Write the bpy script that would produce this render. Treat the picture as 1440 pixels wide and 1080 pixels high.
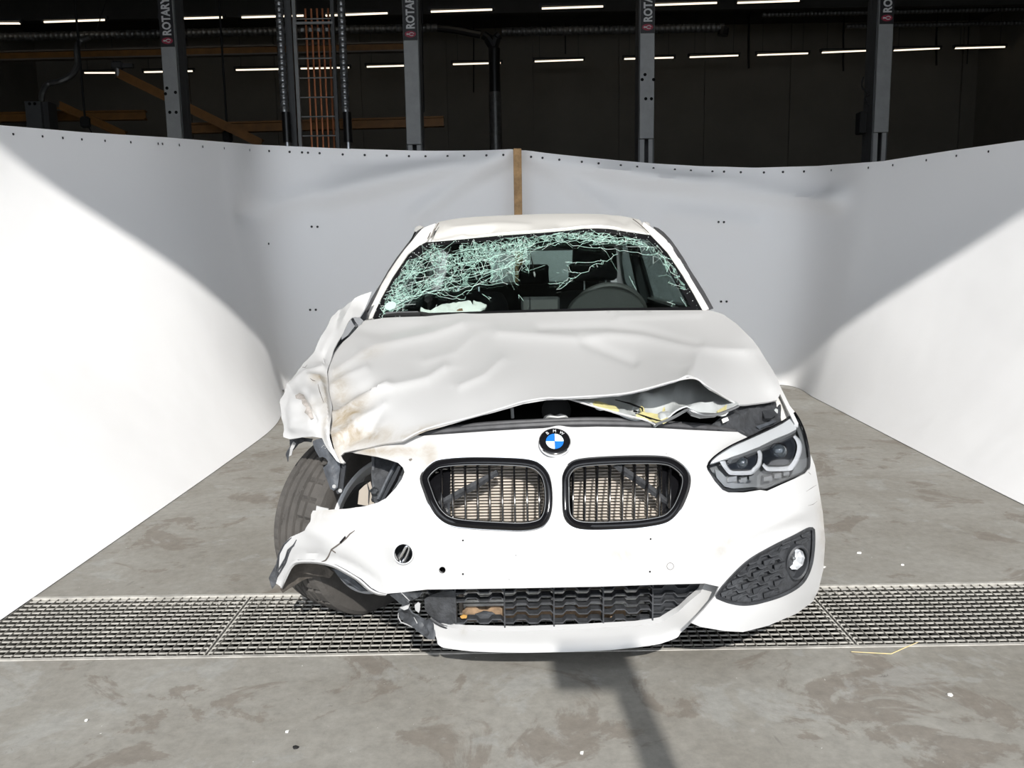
import bpy, math, random
import numpy as np
from mathutils import Vector, Matrix, noise as mnoise
from mathutils.geometry import delaunay_2d_cdt

random.seed(7)
SC = bpy.context.scene
COL = SC.collection
for o in list(bpy.data.objects):
    bpy.data.objects.remove(o)

# ------------------------------------------------------------------ camera
FPX, CX, CY = 1165.0, 720.0, 540.0
PITCH, ROLL, CAMH = math.radians(8.2), math.radians(0.92), 1.18
_F = np.array([0, math.cos(PITCH), -math.sin(PITCH)])
_R0 = np.array([1.0, 0, 0])
_U0 = np.array([0, math.sin(PITCH), math.cos(PITCH)])
CR = math.cos(ROLL) * _R0 - math.sin(ROLL) * _U0
CU = math.cos(ROLL) * _U0 + math.sin(ROLL) * _R0
CF = _F
CAM = np.array([0, 0, CAMH])
cd = bpy.data.cameras.new('camera')
cam = bpy.data.objects.new('camera', cd)
COL.objects.link(cam)
cd.sensor_fit = 'HORIZONTAL'
cd.sensor_width = 36.0
cd.lens = FPX / 1440.0 * 36.0
cd.clip_start, cd.clip_end = 0.05, 200
cam.matrix_world = Matrix(((CR[0], CU[0], -CF[0], CAM[0]), (CR[1], CU[1], -CF[1], CAM[1]),
                           (CR[2], CU[2], -CF[2], CAM[2]), (0, 0, 0, 1)))
SC.camera = cam

# ------------------------------------------------------------------ world, sun, exposure
SUN_EL, SUN_AZ = math.radians(34.0), math.radians(3.6)   # light travels towards +y, drifting to -x
SUN_STRENGTH = 4.8
SKY_STRENGTH = 2.2
w = bpy.data.worlds.new('sky')
SC.world = w
w.use_nodes = True
bg = w.node_tree.nodes['Background']
bg.inputs[0].default_value = (0.86, 0.92, 1.0, 1)
bg.inputs[1].default_value = SKY_STRENGTH
sd = bpy.data.lights.new('sun', 'SUN')
sd.energy = SUN_STRENGTH
sd.angle = math.radians(0.6)
sd.color = (1.0, 0.965, 0.91)
sun = bpy.data.objects.new('sun', sd)
COL.objects.link(sun)
_sl = Vector((-math.sin(SUN_AZ) * math.cos(SUN_EL), math.cos(SUN_AZ) * math.cos(SUN_EL), -math.sin(SUN_EL)))
sun.rotation_euler = _sl.to_track_quat('-Z', 'Y').to_euler()
sun.location = (2, -12, 9)
SC.view_settings.view_transform = 'Standard'
SC.view_settings.look = 'None'
SC.view_settings.exposure = 0.22
SC.view_settings.gamma = 1.0
SC.view_settings.use_curve_mapping = False
SC.cycles.max_bounces = 10
SC.cycles.diffuse_bounces = 5
SC.cycles.transparent_max_bounces = 24
SC.cycles.use_denoising = True
SC.cycles.sample_clamp_indirect = 8.0


def ray(px, py):
    return CF + (px - CX) / FPX * CR - (py - CY) / FPX * CU


def P(px, py, Y):
    """world point seen at photo pixel (px, py) at distance Y along the hall"""
    d = ray(px, py)
    return CAM + d * (Y / d[1])


def ground(px, py, z=0.0):
    d = ray(px, py)
    return CAM + d * ((z - CAMH) / d[2])


def proj(q):
    v = np.asarray(q, float) - CAM
    zc = v @ CF
    return np.array([CX + FPX * (v @ CR) / zc, CY - FPX * (v @ CU) / zc])


# ------------------------------------------------------------------ materials
MATS = {}


def mat(name, base, rough=0.5, metal=0.0, coat=0.0, bump=0.0, bscale=80.0, var=0.0, vscale=6.0, spec=0.5,
        dirt_shade=None, emit=None):
    """principled material; var mixes a noise into the colour; dirt adds stains and painted hole shade where the mesh's 'dirt' attribute says"""
    m = bpy.data.materials.new(name)
    m.use_nodes = True
    nt = m.node_tree
    N, L = nt.nodes, nt.links
    b = N['Principled BSDF']
    b.inputs['Base Color'].default_value = (*base, 1)
    b.inputs['Roughness'].default_value = rough
    b.inputs['Metallic'].default_value = metal
    b.inputs['Specular IOR Level'].default_value = spec
    if coat:
        b.inputs['Coat Weight'].default_value = coat
        b.inputs['Coat Roughness'].default_value = 0.05
    tc = N.new('ShaderNodeTexCoord')
    colsock = None
    if var:
        nz = N.new('ShaderNodeTexNoise')
        nz.inputs['Scale'].default_value = vscale
        nz.inputs['Detail'].default_value = 8
        nz.inputs['Roughness'].default_value = 0.65
        L.new(tc.outputs['Object'], nz.inputs['Vector'])
        mx = N.new('ShaderNodeMix')
        mx.data_type = 'RGBA'
        mx.inputs['A'].default_value = (*[c * (1 - var) for c in base], 1)
        mx.inputs['B'].default_value = (*[min(1, c * (1 + var)) for c in base], 1)
        mr = N.new('ShaderNodeMapRange')
        mr.inputs['From Min'].default_value = 0.3
        mr.inputs['From Max'].default_value = 0.7
        L.new(nz.outputs['Fac'], mr.inputs['Value'])
        L.new(mr.outputs['Result'], mx.inputs['Factor'])
        colsock = mx.outputs['Result']
    if dirt_shade:
        at = N.new('ShaderNodeAttribute')
        at.attribute_name = 'dirt_shade'
        nz = N.new('ShaderNodeTexNoise')
        nz.inputs['Scale'].default_value = 16
        nz.inputs['Detail'].default_value = 10
        nz.inputs['Roughness'].default_value = 0.72
        nz.inputs['Distortion'].default_value = 0.8
        L.new(tc.outputs['Object'], nz.inputs['Vector'])
        ml = N.new('ShaderNodeMath')
        ml.operation = 'MULTIPLY_ADD'
        L.new(nz.outputs['Fac'], ml.inputs[0])
        ml.inputs[1].default_value = 2.2
        ml.inputs[2].default_value = -0.62
        m2 = N.new('ShaderNodeMath')
        m2.operation = 'MULTIPLY'
        m2.use_clamp = True
        L.new(ml.outputs[0], m2.inputs[0])
        L.new(at.outputs['Fac'], m2.inputs[1])
        mx = N.new('ShaderNodeMix')
        mx.data_type = 'RGBA'
        if colsock:
            L.new(colsock, mx.inputs['A'])
        else:
            mx.inputs['A'].default_value = (*base, 1)
        mx.inputs['B'].default_value = (*dirt_shade, 1)
        L.new(m2.outputs[0], mx.inputs['Factor'])
        colsock = mx.outputs['Result']
    if colsock:
        L.new(colsock, b.inputs['Base Color'])
    if bump:
        nz = N.new('ShaderNodeTexNoise')
        nz.inputs['Scale'].default_value = bscale
        nz.inputs['Detail'].default_value = 4
        L.new(tc.outputs['Object'], nz.inputs['Vector'])
        bp = N.new('ShaderNodeBump')
        bp.inputs['Strength'].default_value = bump
        bp.inputs['Distance'].default_value = 0.01
        L.new(nz.outputs['Fac'], bp.inputs['Height'])
        L.new(bp.outputs['Normal'], b.inputs['Normal'])
    if emit:
        b.inputs['Emission Color'].default_value = (*emit[0], 1)
        b.inputs['Emission Strength'].default_value = emit[1]
    MATS[name] = m
    return m


def glass_mat(name, tint, gloss=0.1, rough=0.0):
    m = bpy.data.materials.new(name)
    m.use_nodes = True
    nt = m.node_tree
    N, L = nt.nodes, nt.links
    N.remove(N['Principled BSDF'])
    out = N['Material Output']
    t = N.new('ShaderNodeBsdfTransparent')
    t.inputs[0].default_value = (*tint, 1)
    g = N.new('ShaderNodeBsdfGlossy')
    g.inputs['Roughness'].default_value = rough
    fr = N.new('ShaderNodeFresnel')
    fr.inputs['IOR'].default_value = 1.45
    ml = N.new('ShaderNodeMath')
    ml.operation = 'MULTIPLY'
    ml.inputs[1].default_value = gloss * 10
    L.new(fr.outputs[0], ml.inputs[0])
    mx = N.new('ShaderNodeMixShader')
    L.new(ml.outputs[0], mx.inputs[0])
    L.new(t.outputs[0], mx.inputs[1])
    L.new(g.outputs[0], mx.inputs[2])
    L.new(mx.outputs[0], out.inputs['Surface'])
    MATS[name] = m
    return m


mat('paint', (0.455, 0.455, 0.455), rough=0.38, coat=0.08, spec=0.25, dirt_shade=(0.25, 0.20, 0.13))
mat('paint_roof_lit', (0.62, 0.61, 0.585), rough=0.4, coat=0.2, spec=0.3, dirt_shade=(0.46, 0.36, 0.25))  # cream copy of paint, lightened for the light the roof catches
mat('inner_metal', (0.46, 0.48, 0.48), rough=0.45, dirt_shade=(0.05, 0.05, 0.05))
mat('sealant', (0.55, 0.50, 0.24), rough=0.6, bump=0.4, bscale=60)
mat('black_plastic', (0.028, 0.03, 0.034), rough=0.55, bump=0.15, bscale=300, var=0.3, vscale=20)
mat('dusty_plastic', (0.03, 0.032, 0.036), rough=0.7, bump=0.25, bscale=120, var=0.6, vscale=30)
mat('gloss_black', (0.006, 0.006, 0.007), rough=0.16, coat=0.1, spec=0.35)
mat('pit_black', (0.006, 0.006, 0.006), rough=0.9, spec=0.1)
mat('amber', (0.36, 0.2, 0.05), rough=0.4)
mat('torn_plastic', (0.038, 0.041, 0.046), rough=0.6, bump=0.5, bscale=40, var=0.6, vscale=25)
mat('primer', (0.30, 0.275, 0.255), rough=0.9, var=0.3, vscale=60)
mat('pale_tear', (0.32, 0.32, 0.32), rough=0.8)
mat('liner', (0.075, 0.066, 0.057), rough=0.8, var=0.4, vscale=14, bump=0.3, bscale=60)
mat('bracket', (0.052, 0.058, 0.068), rough=0.55, var=0.45, vscale=22, bump=0.3, bscale=60)
mat('rubber', (0.065, 0.06, 0.055), rough=0.85, bump=0.2, bscale=150, var=0.25, vscale=12)
mat('seal_rubber', (0.05, 0.05, 0.053), rough=0.6, var=0.3, vscale=30)
mat('chrome', (0.85, 0.86, 0.88), rough=0.12, metal=1.0)
mat('reflector', (0.82, 0.83, 0.85), rough=0.22, metal=0.55)
mat('satin_silver', (0.58, 0.59, 0.60), rough=0.4, metal=0.1)
mat('alloy', (0.72, 0.73, 0.75), rough=0.35, metal=0.15)
mat('radiator_fin', (0.60, 0.55, 0.49), rough=0.6, metal=0.1, var=0.25, vscale=9)
mat('radiator_core', (0.15, 0.132, 0.115), rough=0.9)
mat('rusty', (0.23, 0.155, 0.095), rough=0.9, bump=0.5, bscale=60, var=0.6, vscale=14)
mat('intercooler', (0.5, 0.5, 0.48), rough=0.5, metal=0.4, var=0.4, vscale=12)
mat('emblem_blue', (0.012, 0.13, 0.50), rough=0.25, coat=0.6)
mat('emblem_white', (0.7, 0.86, 0.88), rough=0.25, coat=0.6)
mat('drl', (0.43, 0.44, 0.46), rough=0.22, coat=0.5)
mat('lamp_grey', (0.15, 0.155, 0.16), rough=0.3, metal=0.3)
mat('lens_dark', (0.012, 0.014, 0.018), rough=0.06, coat=1.0)
mat('projector', (0.05, 0.06, 0.07), rough=0.03, metal=0.4, coat=1.0)
mat('beige_plastic', (0.36, 0.32, 0.275), rough=0.7)
mat('scratch', (0.10, 0.085, 0.075), rough=0.9)
mat('paper', (0.92, 0.93, 0.91), rough=0.9)
mat('interior', (0.02, 0.022, 0.024), rough=0.8, var=0.3, vscale=15)
mat('dash', (0.016, 0.018, 0.018), rough=0.7, bump=0.3, bscale=250)
mat('seat_cloth', (0.016, 0.016, 0.018), rough=0.95, bump=0.3, bscale=200)
mat('wheel_leather', (0.035, 0.036, 0.036), rough=0.5)
mat('crack', (0.50, 0.76, 0.66), rough=0.55)
mat('crack_white', (0.66, 0.76, 0.72), rough=0.5)
mat('frit', (0.008, 0.008, 0.009), rough=0.4, spec=0.3)
mat('sticker', (0.42, 0.58, 0.53), rough=0.6)
mat('brown_bit', (0.2, 0.1, 0.05), rough=0.9)
glass_mat('windscreen_glass', (0.92, 0.962, 0.945), gloss=0.03)
glass_mat('rear_glass', (0.74, 0.83, 0.80), gloss=0.03)
glass_mat('side_glass', (0.66, 0.73, 0.715), gloss=0.05)
glass_mat('lamp_glass', (0.98, 0.985, 0.99), gloss=0.012)

# shell materials
mat('ceiling_dark', (0.06, 0.058, 0.052), rough=0.9, var=0.3, vscale=0.6)
mat('wall_dark', (0.20, 0.185, 0.155), rough=0.95, var=0.15, vscale=0.35)
mat('wall_light', (0.5, 0.5, 0.49), rough=0.9)
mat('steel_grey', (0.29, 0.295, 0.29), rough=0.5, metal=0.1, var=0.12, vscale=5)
mat('steel_shadow', (0.085, 0.088, 0.09), rough=0.55, var=0.12, vscale=5)  # dark copy of steel_grey: shade of the column sides put into the colour
mat('galvanised', (0.36, 0.37, 0.38), rough=0.32, metal=0.75, var=0.25, vscale=20)
mat('dull_duct', (0.16, 0.16, 0.155), rough=0.4, metal=0.6, var=0.25, vscale=10)
mat('black_duct', (0.012, 0.012, 0.012), rough=0.35, var=0.2)
mat('orange_steel', (0.20, 0.085, 0.014), rough=0.6, var=0.25, vscale=4)
mat('rail_top_lit', (0.17, 0.14, 0.11), rough=0.6)  # pale beige: light on top of the rail put into the colour
mat('copper', (0.62, 0.22, 0.10), rough=0.35, metal=0.5)
mat('sign_black', (0.008, 0.007, 0.008), rough=0.5)
mat('sign_white', (0.62, 0.62, 0.62), rough=0.6)
mat('sign_red', (0.32, 0.03, 0.06), rough=0.6)
mat('tube_light', (1.0, 0.9, 0.75), emit=((1.0, 0.86, 0.66), 1.35))
mat('lamp_body', (0.05, 0.05, 0.05), rough=0.7)
mat('cable', (0.008, 0.008, 0.008), rough=0.8)
mat('wood', (0.40, 0.25, 0.12), rough=0.8, var=0.3, vscale=18, bump=0.3, bscale=60)
mat('eyelet', (0.03, 0.03, 0.032), rough=0.5, metal=0.5)
mat('grate_steel', (0.47, 0.455, 0.42), rough=0.5, metal=0.35, var=0.35, vscale=12)
mat('grate_cross', (0.19, 0.18, 0.16), rough=0.65, metal=0.2, var=0.3, vscale=12)
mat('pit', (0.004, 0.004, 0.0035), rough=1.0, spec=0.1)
mat('straw', (0.52, 0.42, 0.22), rough=0.9)
mat('chip', (0.7, 0.7, 0.68), rough=0.8)


def tarp_mat():
    m = mat('tarp', (0.92, 0.92, 0.925), rough=0.6, spec=0.25)
    nt = m.node_tree
    N, L = nt.nodes, nt.links
    b = N['Principled BSDF']
    out = N['Material Output']
    tr = N.new('ShaderNodeBsdfTranslucent')
    tr.inputs[0].default_value = (0.9, 0.9, 0.92, 1)
    mx = N.new('ShaderNodeMixShader')
    mx.inputs[0].default_value = 0.12
    tc = N.new('ShaderNodeTexCoord')
    nz = N.new('ShaderNodeTexNoise')
    nz.inputs['Scale'].default_value = 1.6
    nz.inputs['Detail'].default_value = 3
    L.new(tc.outputs['Object'], nz.inputs['Vector'])
    bp = N.new('ShaderNodeBump')
    bp.inputs['Strength'].default_value = 0.25
    bp.inputs['Distance'].default_value = 0.05
    L.new(nz.outputs['Fac'], bp.inputs['Height'])
    L.new(bp.outputs['Normal'], b.inputs['Normal'])
    L.new(b.outputs[0], mx.inputs[1])
    L.new(tr.outputs[0], mx.inputs[2])
    L.new(mx.outputs[0], out.inputs['Surface'])


tarp_mat()

mat('asphalt', (0.07, 0.068, 0.065), rough=0.9, var=0.3, vscale=3, bump=0.3, bscale=40)


def concrete_mat():
    m = bpy.data.materials.new('concrete')
    m.use_nodes = True
    nt = m.node_tree
    N, L = nt.nodes, nt.links
    b = N['Principled BSDF']
    b.inputs['Specular IOR Level'].default_value = 0.3
    tc = N.new('ShaderNodeTexCoord')

    def nz(scale, detail, rough, dist=0.0, off=(0, 0, 0), sc=(1, 1, 1)):
        mp = N.new('ShaderNodeMapping')
        mp.inputs['Location'].default_value = off
        mp.inputs['Scale'].default_value = sc
        L.new(tc.outputs['Object'], mp.inputs['Vector'])
        n = N.new('ShaderNodeTexNoise')
        n.inputs['Scale'].default_value = scale
        n.inputs['Detail'].default_value = detail
        n.inputs['Roughness'].default_value = rough
        n.inputs['Distortion'].default_value = dist
        L.new(mp.outputs['Vector'], n.inputs['Vector'])
        return n.outputs['Fac']

    def ramp(f, a, c, ca, cb):
        r = N.new('ShaderNodeValToRGB')
        r.color_ramp.elements[0].position = a
        r.color_ramp.elements[0].color = (*ca, 1)
        r.color_ramp.elements[1].position = c
        r.color_ramp.elements[1].color = (*cb, 1)
        L.new(f, r.inputs['Fac'])
        return r.outputs['Color']

    def mix(a, c, fac, blend='MIX'):
        x = N.new('ShaderNodeMix')
        x.data_type = 'RGBA'
        x.blend_type = blend
        for s, v in (('A', a), ('B', c), ('Factor', fac)):
            if isinstance(v, (int, float)):
                x.inputs[s].default_value = v
            elif isinstance(v, tuple):
                x.inputs[s].default_value = (*v, 1)
            else:
                L.new(v, x.inputs[s])
        return x.outputs['Result']
    c1 = ramp(nz(1.6, 10, 0.62, 0.3), 0.35, 0.66, (0.212, 0.2, 0.176), (0.275, 0.267, 0.244))
    # darker brownish patches with ragged edges
    f2 = ramp(nz(2.6, 13, 0.68, 0.6, (3, 7, 1)), 0.55, 0.58, (0, 0, 0), (1, 1, 1))
    c2 = mix(c1, (0.163, 0.14, 0.117), f2)
    c2 = mix(c1, c2, 0.62)
    # pale grey patches
    f3 = ramp(nz(3.4, 13, 0.70, 0.5, (11, 2, 5)), 0.56, 0.61, (0, 0, 0), (1, 1, 1))
    c3 = mix(c2, mix(c2, (0.30, 0.30, 0.285), f3), 0.55)
    # fine grain and small dark specks
    c4 = mix(c3, ramp(nz(26, 8, 0.75), 0.3, 0.7, (0.80, 0.80, 0.80), (1.14, 1.14, 1.14)), 1.0, 'MULTIPLY')
    f5 = ramp(nz(9, 10, 0.7, 2.5, (5, 5, 5)), 0.655, 0.70, (0, 0, 0), (1, 1, 1))
    c5 = mix(c4, (0.10, 0.09, 0.08), mix((0, 0, 0), f5, 0.6))
    # thin drag scratches, roughly along the hall
    f6 = ramp(nz(5.0, 5, 0.6, 0.5, (1, 1, 1), (3.2, 0.45, 1)), 0.70, 0.725, (0, 0, 0), (1, 1, 1))
    c6 = mix(c5, (0.14, 0.13, 0.12), mix((0, 0, 0), f6, 0.5))
    f7 = ramp(nz(60, 3, 0.5, 0.0, (2, 9, 4)), 0.755, 0.77, (0, 0, 0), (1, 1, 1))
    c7 = mix(c6, (0.62, 0.62, 0.6), f7)
    L.new(c7, b.inputs['Base Color'])
    r = N.new('ShaderNodeMapRange')
    L.new(nz(3, 6, 0.6), r.inputs['Value'])
    r.inputs['To Min'].default_value = 0.45
    r.inputs['To Max'].default_value = 0.85
    L.new(r.outputs['Result'], b.inputs['Roughness'])
    bp = N.new('ShaderNodeBump')
    bp.inputs['Strength'].default_value = 0.25
    bp.inputs['Distance'].default_value = 0.004
    L.new(nz(35, 8, 0.7), bp.inputs['Height'])
    L.new(bp.outputs['Normal'], b.inputs['Normal'])
    MATS['concrete'] = m


concrete_mat()

# ------------------------------------------------------------------ object helpers
ORG = {}


def empty(name, loc, label=None, cat=None, group=None):
    o = bpy.data.objects.new(name, None)
    COL.objects.link(o)
    o.location = [float(v) for v in loc]
    o.empty_display_size = 0.1
    ORG[o] = np.array(loc, float)
    tag(o, label, cat, group)
    return o


def tag(o, label=None, cat=None, group=None, kind=None):
    for k, v in (('label', label), ('category', cat), ('group', group), ('kind', kind)):
        if v:
            o[k] = v
    return o


def obj(name, verts, faces, m, parent=None, smooth=30, origin=None, attr=None, label=None, mats=None, fm=None):
    """one mesh object from world-space vertices"""
    v = np.asarray(verts, float).reshape(-1, 3)
    if origin is None:
        origin = ORG[parent] if parent is not None else np.array([*(v.min(0)[:2] + v.max(0)[:2]) / 2, v[:, 2].min()]) * 1.0
    origin = np.asarray(origin, float)
    me = bpy.data.meshes.new(name)
    me.from_pydata((v - origin).tolist(), [], [list(map(int, f)) for f in faces])
    for mm in (mats or [m]):
        me.materials.append(MATS[mm])
    if fm is not None:
        me.polygons.foreach_set('material_index', list(fm))
    if smooth is not None:
        me.polygons.foreach_set('use_smooth', [True] * len(me.polygons))
        me.set_sharp_from_angle(angle=math.radians(smooth))
    if attr:
        for an, av in attr.items():
            a = me.attributes.new(an, 'FLOAT', 'POINT')
            a.data.foreach_set('value', np.asarray(av, np.float32))
    me.update()
    o = bpy.data.objects.new(name, me)
    COL.objects.link(o)
    ORG[o] = origin
    if parent is not None:
        o.parent = parent
        o.location = origin - ORG[parent]
    else:
        o.location = origin
    if label:
        o['label'] = label
    return o


def dup(o, loc, parent):
    """copy of a part (shared mesh) under parent, at parent-relative loc"""
    c = o.copy()
    COL.objects.link(c)
    c.parent = parent
    c.location = loc
    return c


class MB:
    def __init__(s):
        s.v, s.f = [], []

    def add(s, v, f):
        n = len(s.v)
        s.v += [tuple(map(float, p)) for p in v]
        s.f += [tuple(i + n for i in q) for q in f]
        return s

    def box(s, c, size, rot=None):
        x, y, z = [k / 2 for k in size]
        q = [Vector((sx * x, sy * y, sz * z)) for sx in (-1, 1) for sy in (-1, 1) for sz in (-1, 1)]
        if rot is not None:
            q = [rot @ k for k in q]
        c = Vector(c)
        return s.add([k + c for k in q], [(0, 1, 3, 2), (4, 6, 7, 5), (0, 4, 5, 1), (2, 3, 7, 6), (0, 2, 6, 4), (1, 5, 7, 3)])

    def cbox(s, c, size, b=0.01, rot=None):
        """box with chamfered edges along its longest look: an octagonal prism along z"""
        x, y, z = [k / 2 for k in size]
        ring = [(-x + b, -y), (x - b, -y), (x, -y + b), (x, y - b), (x - b, y), (-x + b, y), (-x, y - b), (-x, -y + b)]
        ring2 = [(p[0] * (1 - b / x), p[1] * (1 - b / y)) for p in ring]
        loops = [[Vector((*p, -z)) for p in ring2], [Vector((*p, -z + b)) for p in ring], [Vector((*p, z - b)) for p in ring],
                 [Vector((*p, z)) for p in ring2]]
        if rot is not None:
            loops = [[rot @ k for k in l] for l in loops]
        return s.loft([[k + Vector(c) for k in l] for l in loops], True, True)

    def loft(s, loops, closed=True, caps=False):
        n = len(loops[0])
        v = [p for l in loops for p in l]
        f = []
        for i in range(len(loops) - 1):
            for j in range(n if closed else n - 1):
                k = (j + 1) % n
                f.append((i * n + j, i * n + k, (i + 1) * n + k, (i + 1) * n + j))
        if caps:
            f.append(tuple(reversed(range(n))))
            f.append(tuple((len(loops) - 1) * n + j for j in range(n)))
        return s.add(v, f)

    def tube(s, pts, r, n=6, closed=False, flat=None):
        pts = [Vector(p) for p in pts]
        m = len(pts)
        rr = r if hasattr(r, '__len__') else [r] * m
        loops = []
        up = None
        for i, p in enumerate(pts):
            a = pts[(i - 1) % m] if (closed or i > 0) else p
            b = pts[(i + 1) % m] if (closed or i < m - 1) else p
            t = (b - a)
            if t.length < 1e-9:
                t = Vector((0, 0, 1))
            t.normalize()
            if up is None:
                up = t.orthogonal().normalized()
            up = (up - t * up.dot(t))
            if up.length < 1e-6:
                up = t.orthogonal()
            up.normalize()
            sd_ = t.cross(up)
            loops.append([p + (up * math.cos(2 * math.pi * k / n) + sd_ * math.sin(2 * math.pi * k / n)) * rr[i] for k in range(n)])
        if closed:
            loops.append(loops[0])
        return s.loft(loops, True, not closed)

    def lathe(s, prof, M, n=32, closed=False):
        """prof: (radius, height) pairs about local z of matrix M"""
        loops = [[M @ Vector((r * math.cos(2 * math.pi * k / n), r * math.sin(2 * math.pi * k / n), h)) for k in range(n)] for r, h in prof]
        if closed:
            loops.append(loops[0])
        return s.loft(loops, True, False)

    def disc(s, M, r, n=20, h=0.0):
        return s.add([M @ Vector((r * math.cos(2 * math.pi * k / n), r * math.sin(2 * math.pi * k / n), h)) for k in range(n)], [tuple(range(n))])

    def plate(s, ring, thick):
        """closed ring of 3-D points extruded by the vector thick"""
        ring = [Vector(p) for p in ring]
        t = Vector(thick)
        return s.loft([ring, [p + t for p in ring]], True, True)

    def obj(s, name, m, parent=None, **k):
        return obj(name, s.v, s.f, m, parent, **k)


def cr(pts, n=8, closed=False):
    """Catmull-Rom through 2-D/3-D points"""
    p = np.asarray(pts, float)
    m = len(p)
    out = []
    for i in range(m if closed else m - 1):
        if closed:
            a, b, c, d = p[(i - 1) % m], p[i], p[(i + 1) % m], p[(i + 2) % m]
        else:
            b, c = p[i], p[i + 1]
            a = p[i - 1] if i > 0 else 2 * b - c
            d = p[i + 2] if i + 2 < m else 2 * c - b
        for k in range(n):
            t = k / n
            out.append(0.5 * ((2 * b) + (c - a) * t + (2 * a - 5 * b + 4 * c - d) * t * t + (3 * b - a - 3 * c + d) * t ** 3))
    if not closed:
        out.append(p[-1])
    return np.array(out)


def resample(pts, step, closed=True):
    p = np.asarray(pts, float)
    out = []
    m = len(p)
    for i in range(m if closed else m - 1):
        a, b = p[i], p[(i + 1) % m]
        k = max(1, int(math.ceil(np.linalg.norm(b - a) / step)))
        for j in range(k):
            out.append(a + (b - a) * j / k)
    if not closed:
        out.append(p[-1])
    return np.array(out)


def uniform(pts, n, closed=True):
    p = np.asarray(pts, float)
    if closed:
        p = np.vstack([p, p[:1]])
    L = np.concatenate([[0], np.cumsum(np.linalg.norm(np.diff(p, axis=0), axis=1))])
    t = np.linspace(0, L[-1], n + (1 if closed else 0))
    if closed:
        t = t[:-1]
    return np.stack([np.interp(t, L, p[:, k]) for k in range(p.shape[1])], 1)


def inset(pts, d):
    """inset a closed 2-D polygon by d along its vertex normals"""
    p = np.asarray(pts, float)
    area = 0.5 * np.sum(p[:, 0] * np.roll(p[:, 1], -1) - np.roll(p[:, 0], -1) * p[:, 1])
    t = np.roll(p, -1, 0) - np.roll(p, 1, 0)
    t /= np.linalg.norm(t, axis=1)[:, None] + 1e-9
    nrm = np.stack([-t[:, 1], t[:, 0]], 1) * (1 if area > 0 else -1)
    return p + nrm * d


def inpoly(q, poly):
    q = np.asarray(q, float)
    poly = np.asarray(poly, float)
    x, y = q[:, 0], q[:, 1]
    r = np.zeros(len(q), bool)
    j = len(poly) - 1
    for i in range(len(poly)):
        xi, yi = poly[i]
        xj, yj = poly[j]
        c = ((yi > y) != (yj > y)) & (x < (xj - xi) * (y - yi) / (yj - yi + 1e-12) + xi)
        r ^= c
        j = i
    return r


def dist_line(q, line, closed=False):
    q = np.asarray(q, float)
    line = np.asarray(line, float)
    best = np.full(len(q), 1e9)
    m = len(line)
    for i in range(m if closed else m - 1):
        a, b = line[i], line[(i + 1) % m]
        ab = b - a
        t = np.clip(((q - a) @ ab) / (ab @ ab + 1e-12), 0, 1)
        best = np.minimum(best, np.linalg.norm(q - a - t[:, None] * ab, axis=1))
    return best


class TPS:
    def __init__(s, ctrl, lam=1e-4):
        c = np.asarray(ctrl, float)
        s.p = c[:, :2] / 100
        y = c[:, 2]
        n = len(c)
        K = s.k(s.p, s.p) + lam * np.eye(n)
        Q = np.hstack([np.ones((n, 1)), s.p])
        A = np.block([[K, Q], [Q.T, np.zeros((3, 3))]])
        s.w = np.linalg.solve(A, np.concatenate([y, np.zeros(3)]))

    @staticmethod
    def k(a, b):
        r2 = ((a[:, None, :] - b[None, :, :]) ** 2).sum(-1)
        return 0.5 * r2 * np.log(r2 + 1e-12)

    def __call__(s, q):
        q = np.atleast_2d(np.asarray(q, float)) / 100
        return s.k(q, s.p) @ s.w[:-3] + np.hstack([np.ones((len(q), 1)), q]) @ s.w[-3:]


def px3(q, depth, off=0.0):
    """photo pixels -> world points at the depth field (+ off)"""
    q = np.atleast_2d(np.asarray(q, float))
    d = depth(q) if callable(depth) else np.full(len(q), float(depth))
    return np.array([P(a, b, c + off) for (a, b), c in zip(q, d)])


def cdt(outline, holes, step, edge_step=None):
    es = edge_step or step
    loops = [resample(outline, es)] + [resample(h, es) for h in holes]
    vs, eds = [], []
    for l in loops:
        n = len(vs)
        vs += [tuple(p) for p in l]
        eds += [(n + i, n + (i + 1) % len(l)) for i in range(len(l))]
    lo, hi = loops[0].min(0), loops[0].max(0)
    g = []
    row = 0
    y = lo[1] + step * 0.5
    while y < hi[1]:
        x = lo[0] + (step * 0.5 if row % 2 else 0)
        while x < hi[0]:
            g.append((x, y))
            x += step
        y += step * 0.866
        row += 1
    g = np.array(g) if g else np.zeros((0, 2))
    if len(g):
        ok = inpoly(g, loops[0])
        for h in loops[1:]:
            ok &= ~inpoly(g, h)
        for l in loops:
            ok &= dist_line(g, l, True) > step * 0.45
        g = g[ok]
    pts = [Vector(p) for p in vs] + [Vector(p) for p in g]
    r = delaunay_2d_cdt(pts, eds, [], 0, 1e-5)
    v = np.array([(p.x, p.y) for p in r[0]])
    f = np.array([t for t in r[2] if len(t) == 3])
    c = v[f].mean(1)
    ok = inpoly(c, loops[0])
    for h in loops[1:]:
        ok &= ~inpoly(c, h)
    a, b, d = v[f[:, 0]], v[f[:, 1]], v[f[:, 2]]
    ok &= np.abs((b - a)[:, 0] * (d - a)[:, 1] - (b - a)[:, 1] * (d - a)[:, 0]) > 1e-6
    return v, f[ok]


def vnormals(v, f):
    fn = np.cross(v[f[:, 1]] - v[f[:, 0]], v[f[:, 2]] - v[f[:, 0]])
    n = np.zeros_like(v)
    for k in range(3):
        np.add.at(n, f[:, k], fn)
    return n / (np.linalg.norm(n, axis=1)[:, None] + 1e-12)


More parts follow.
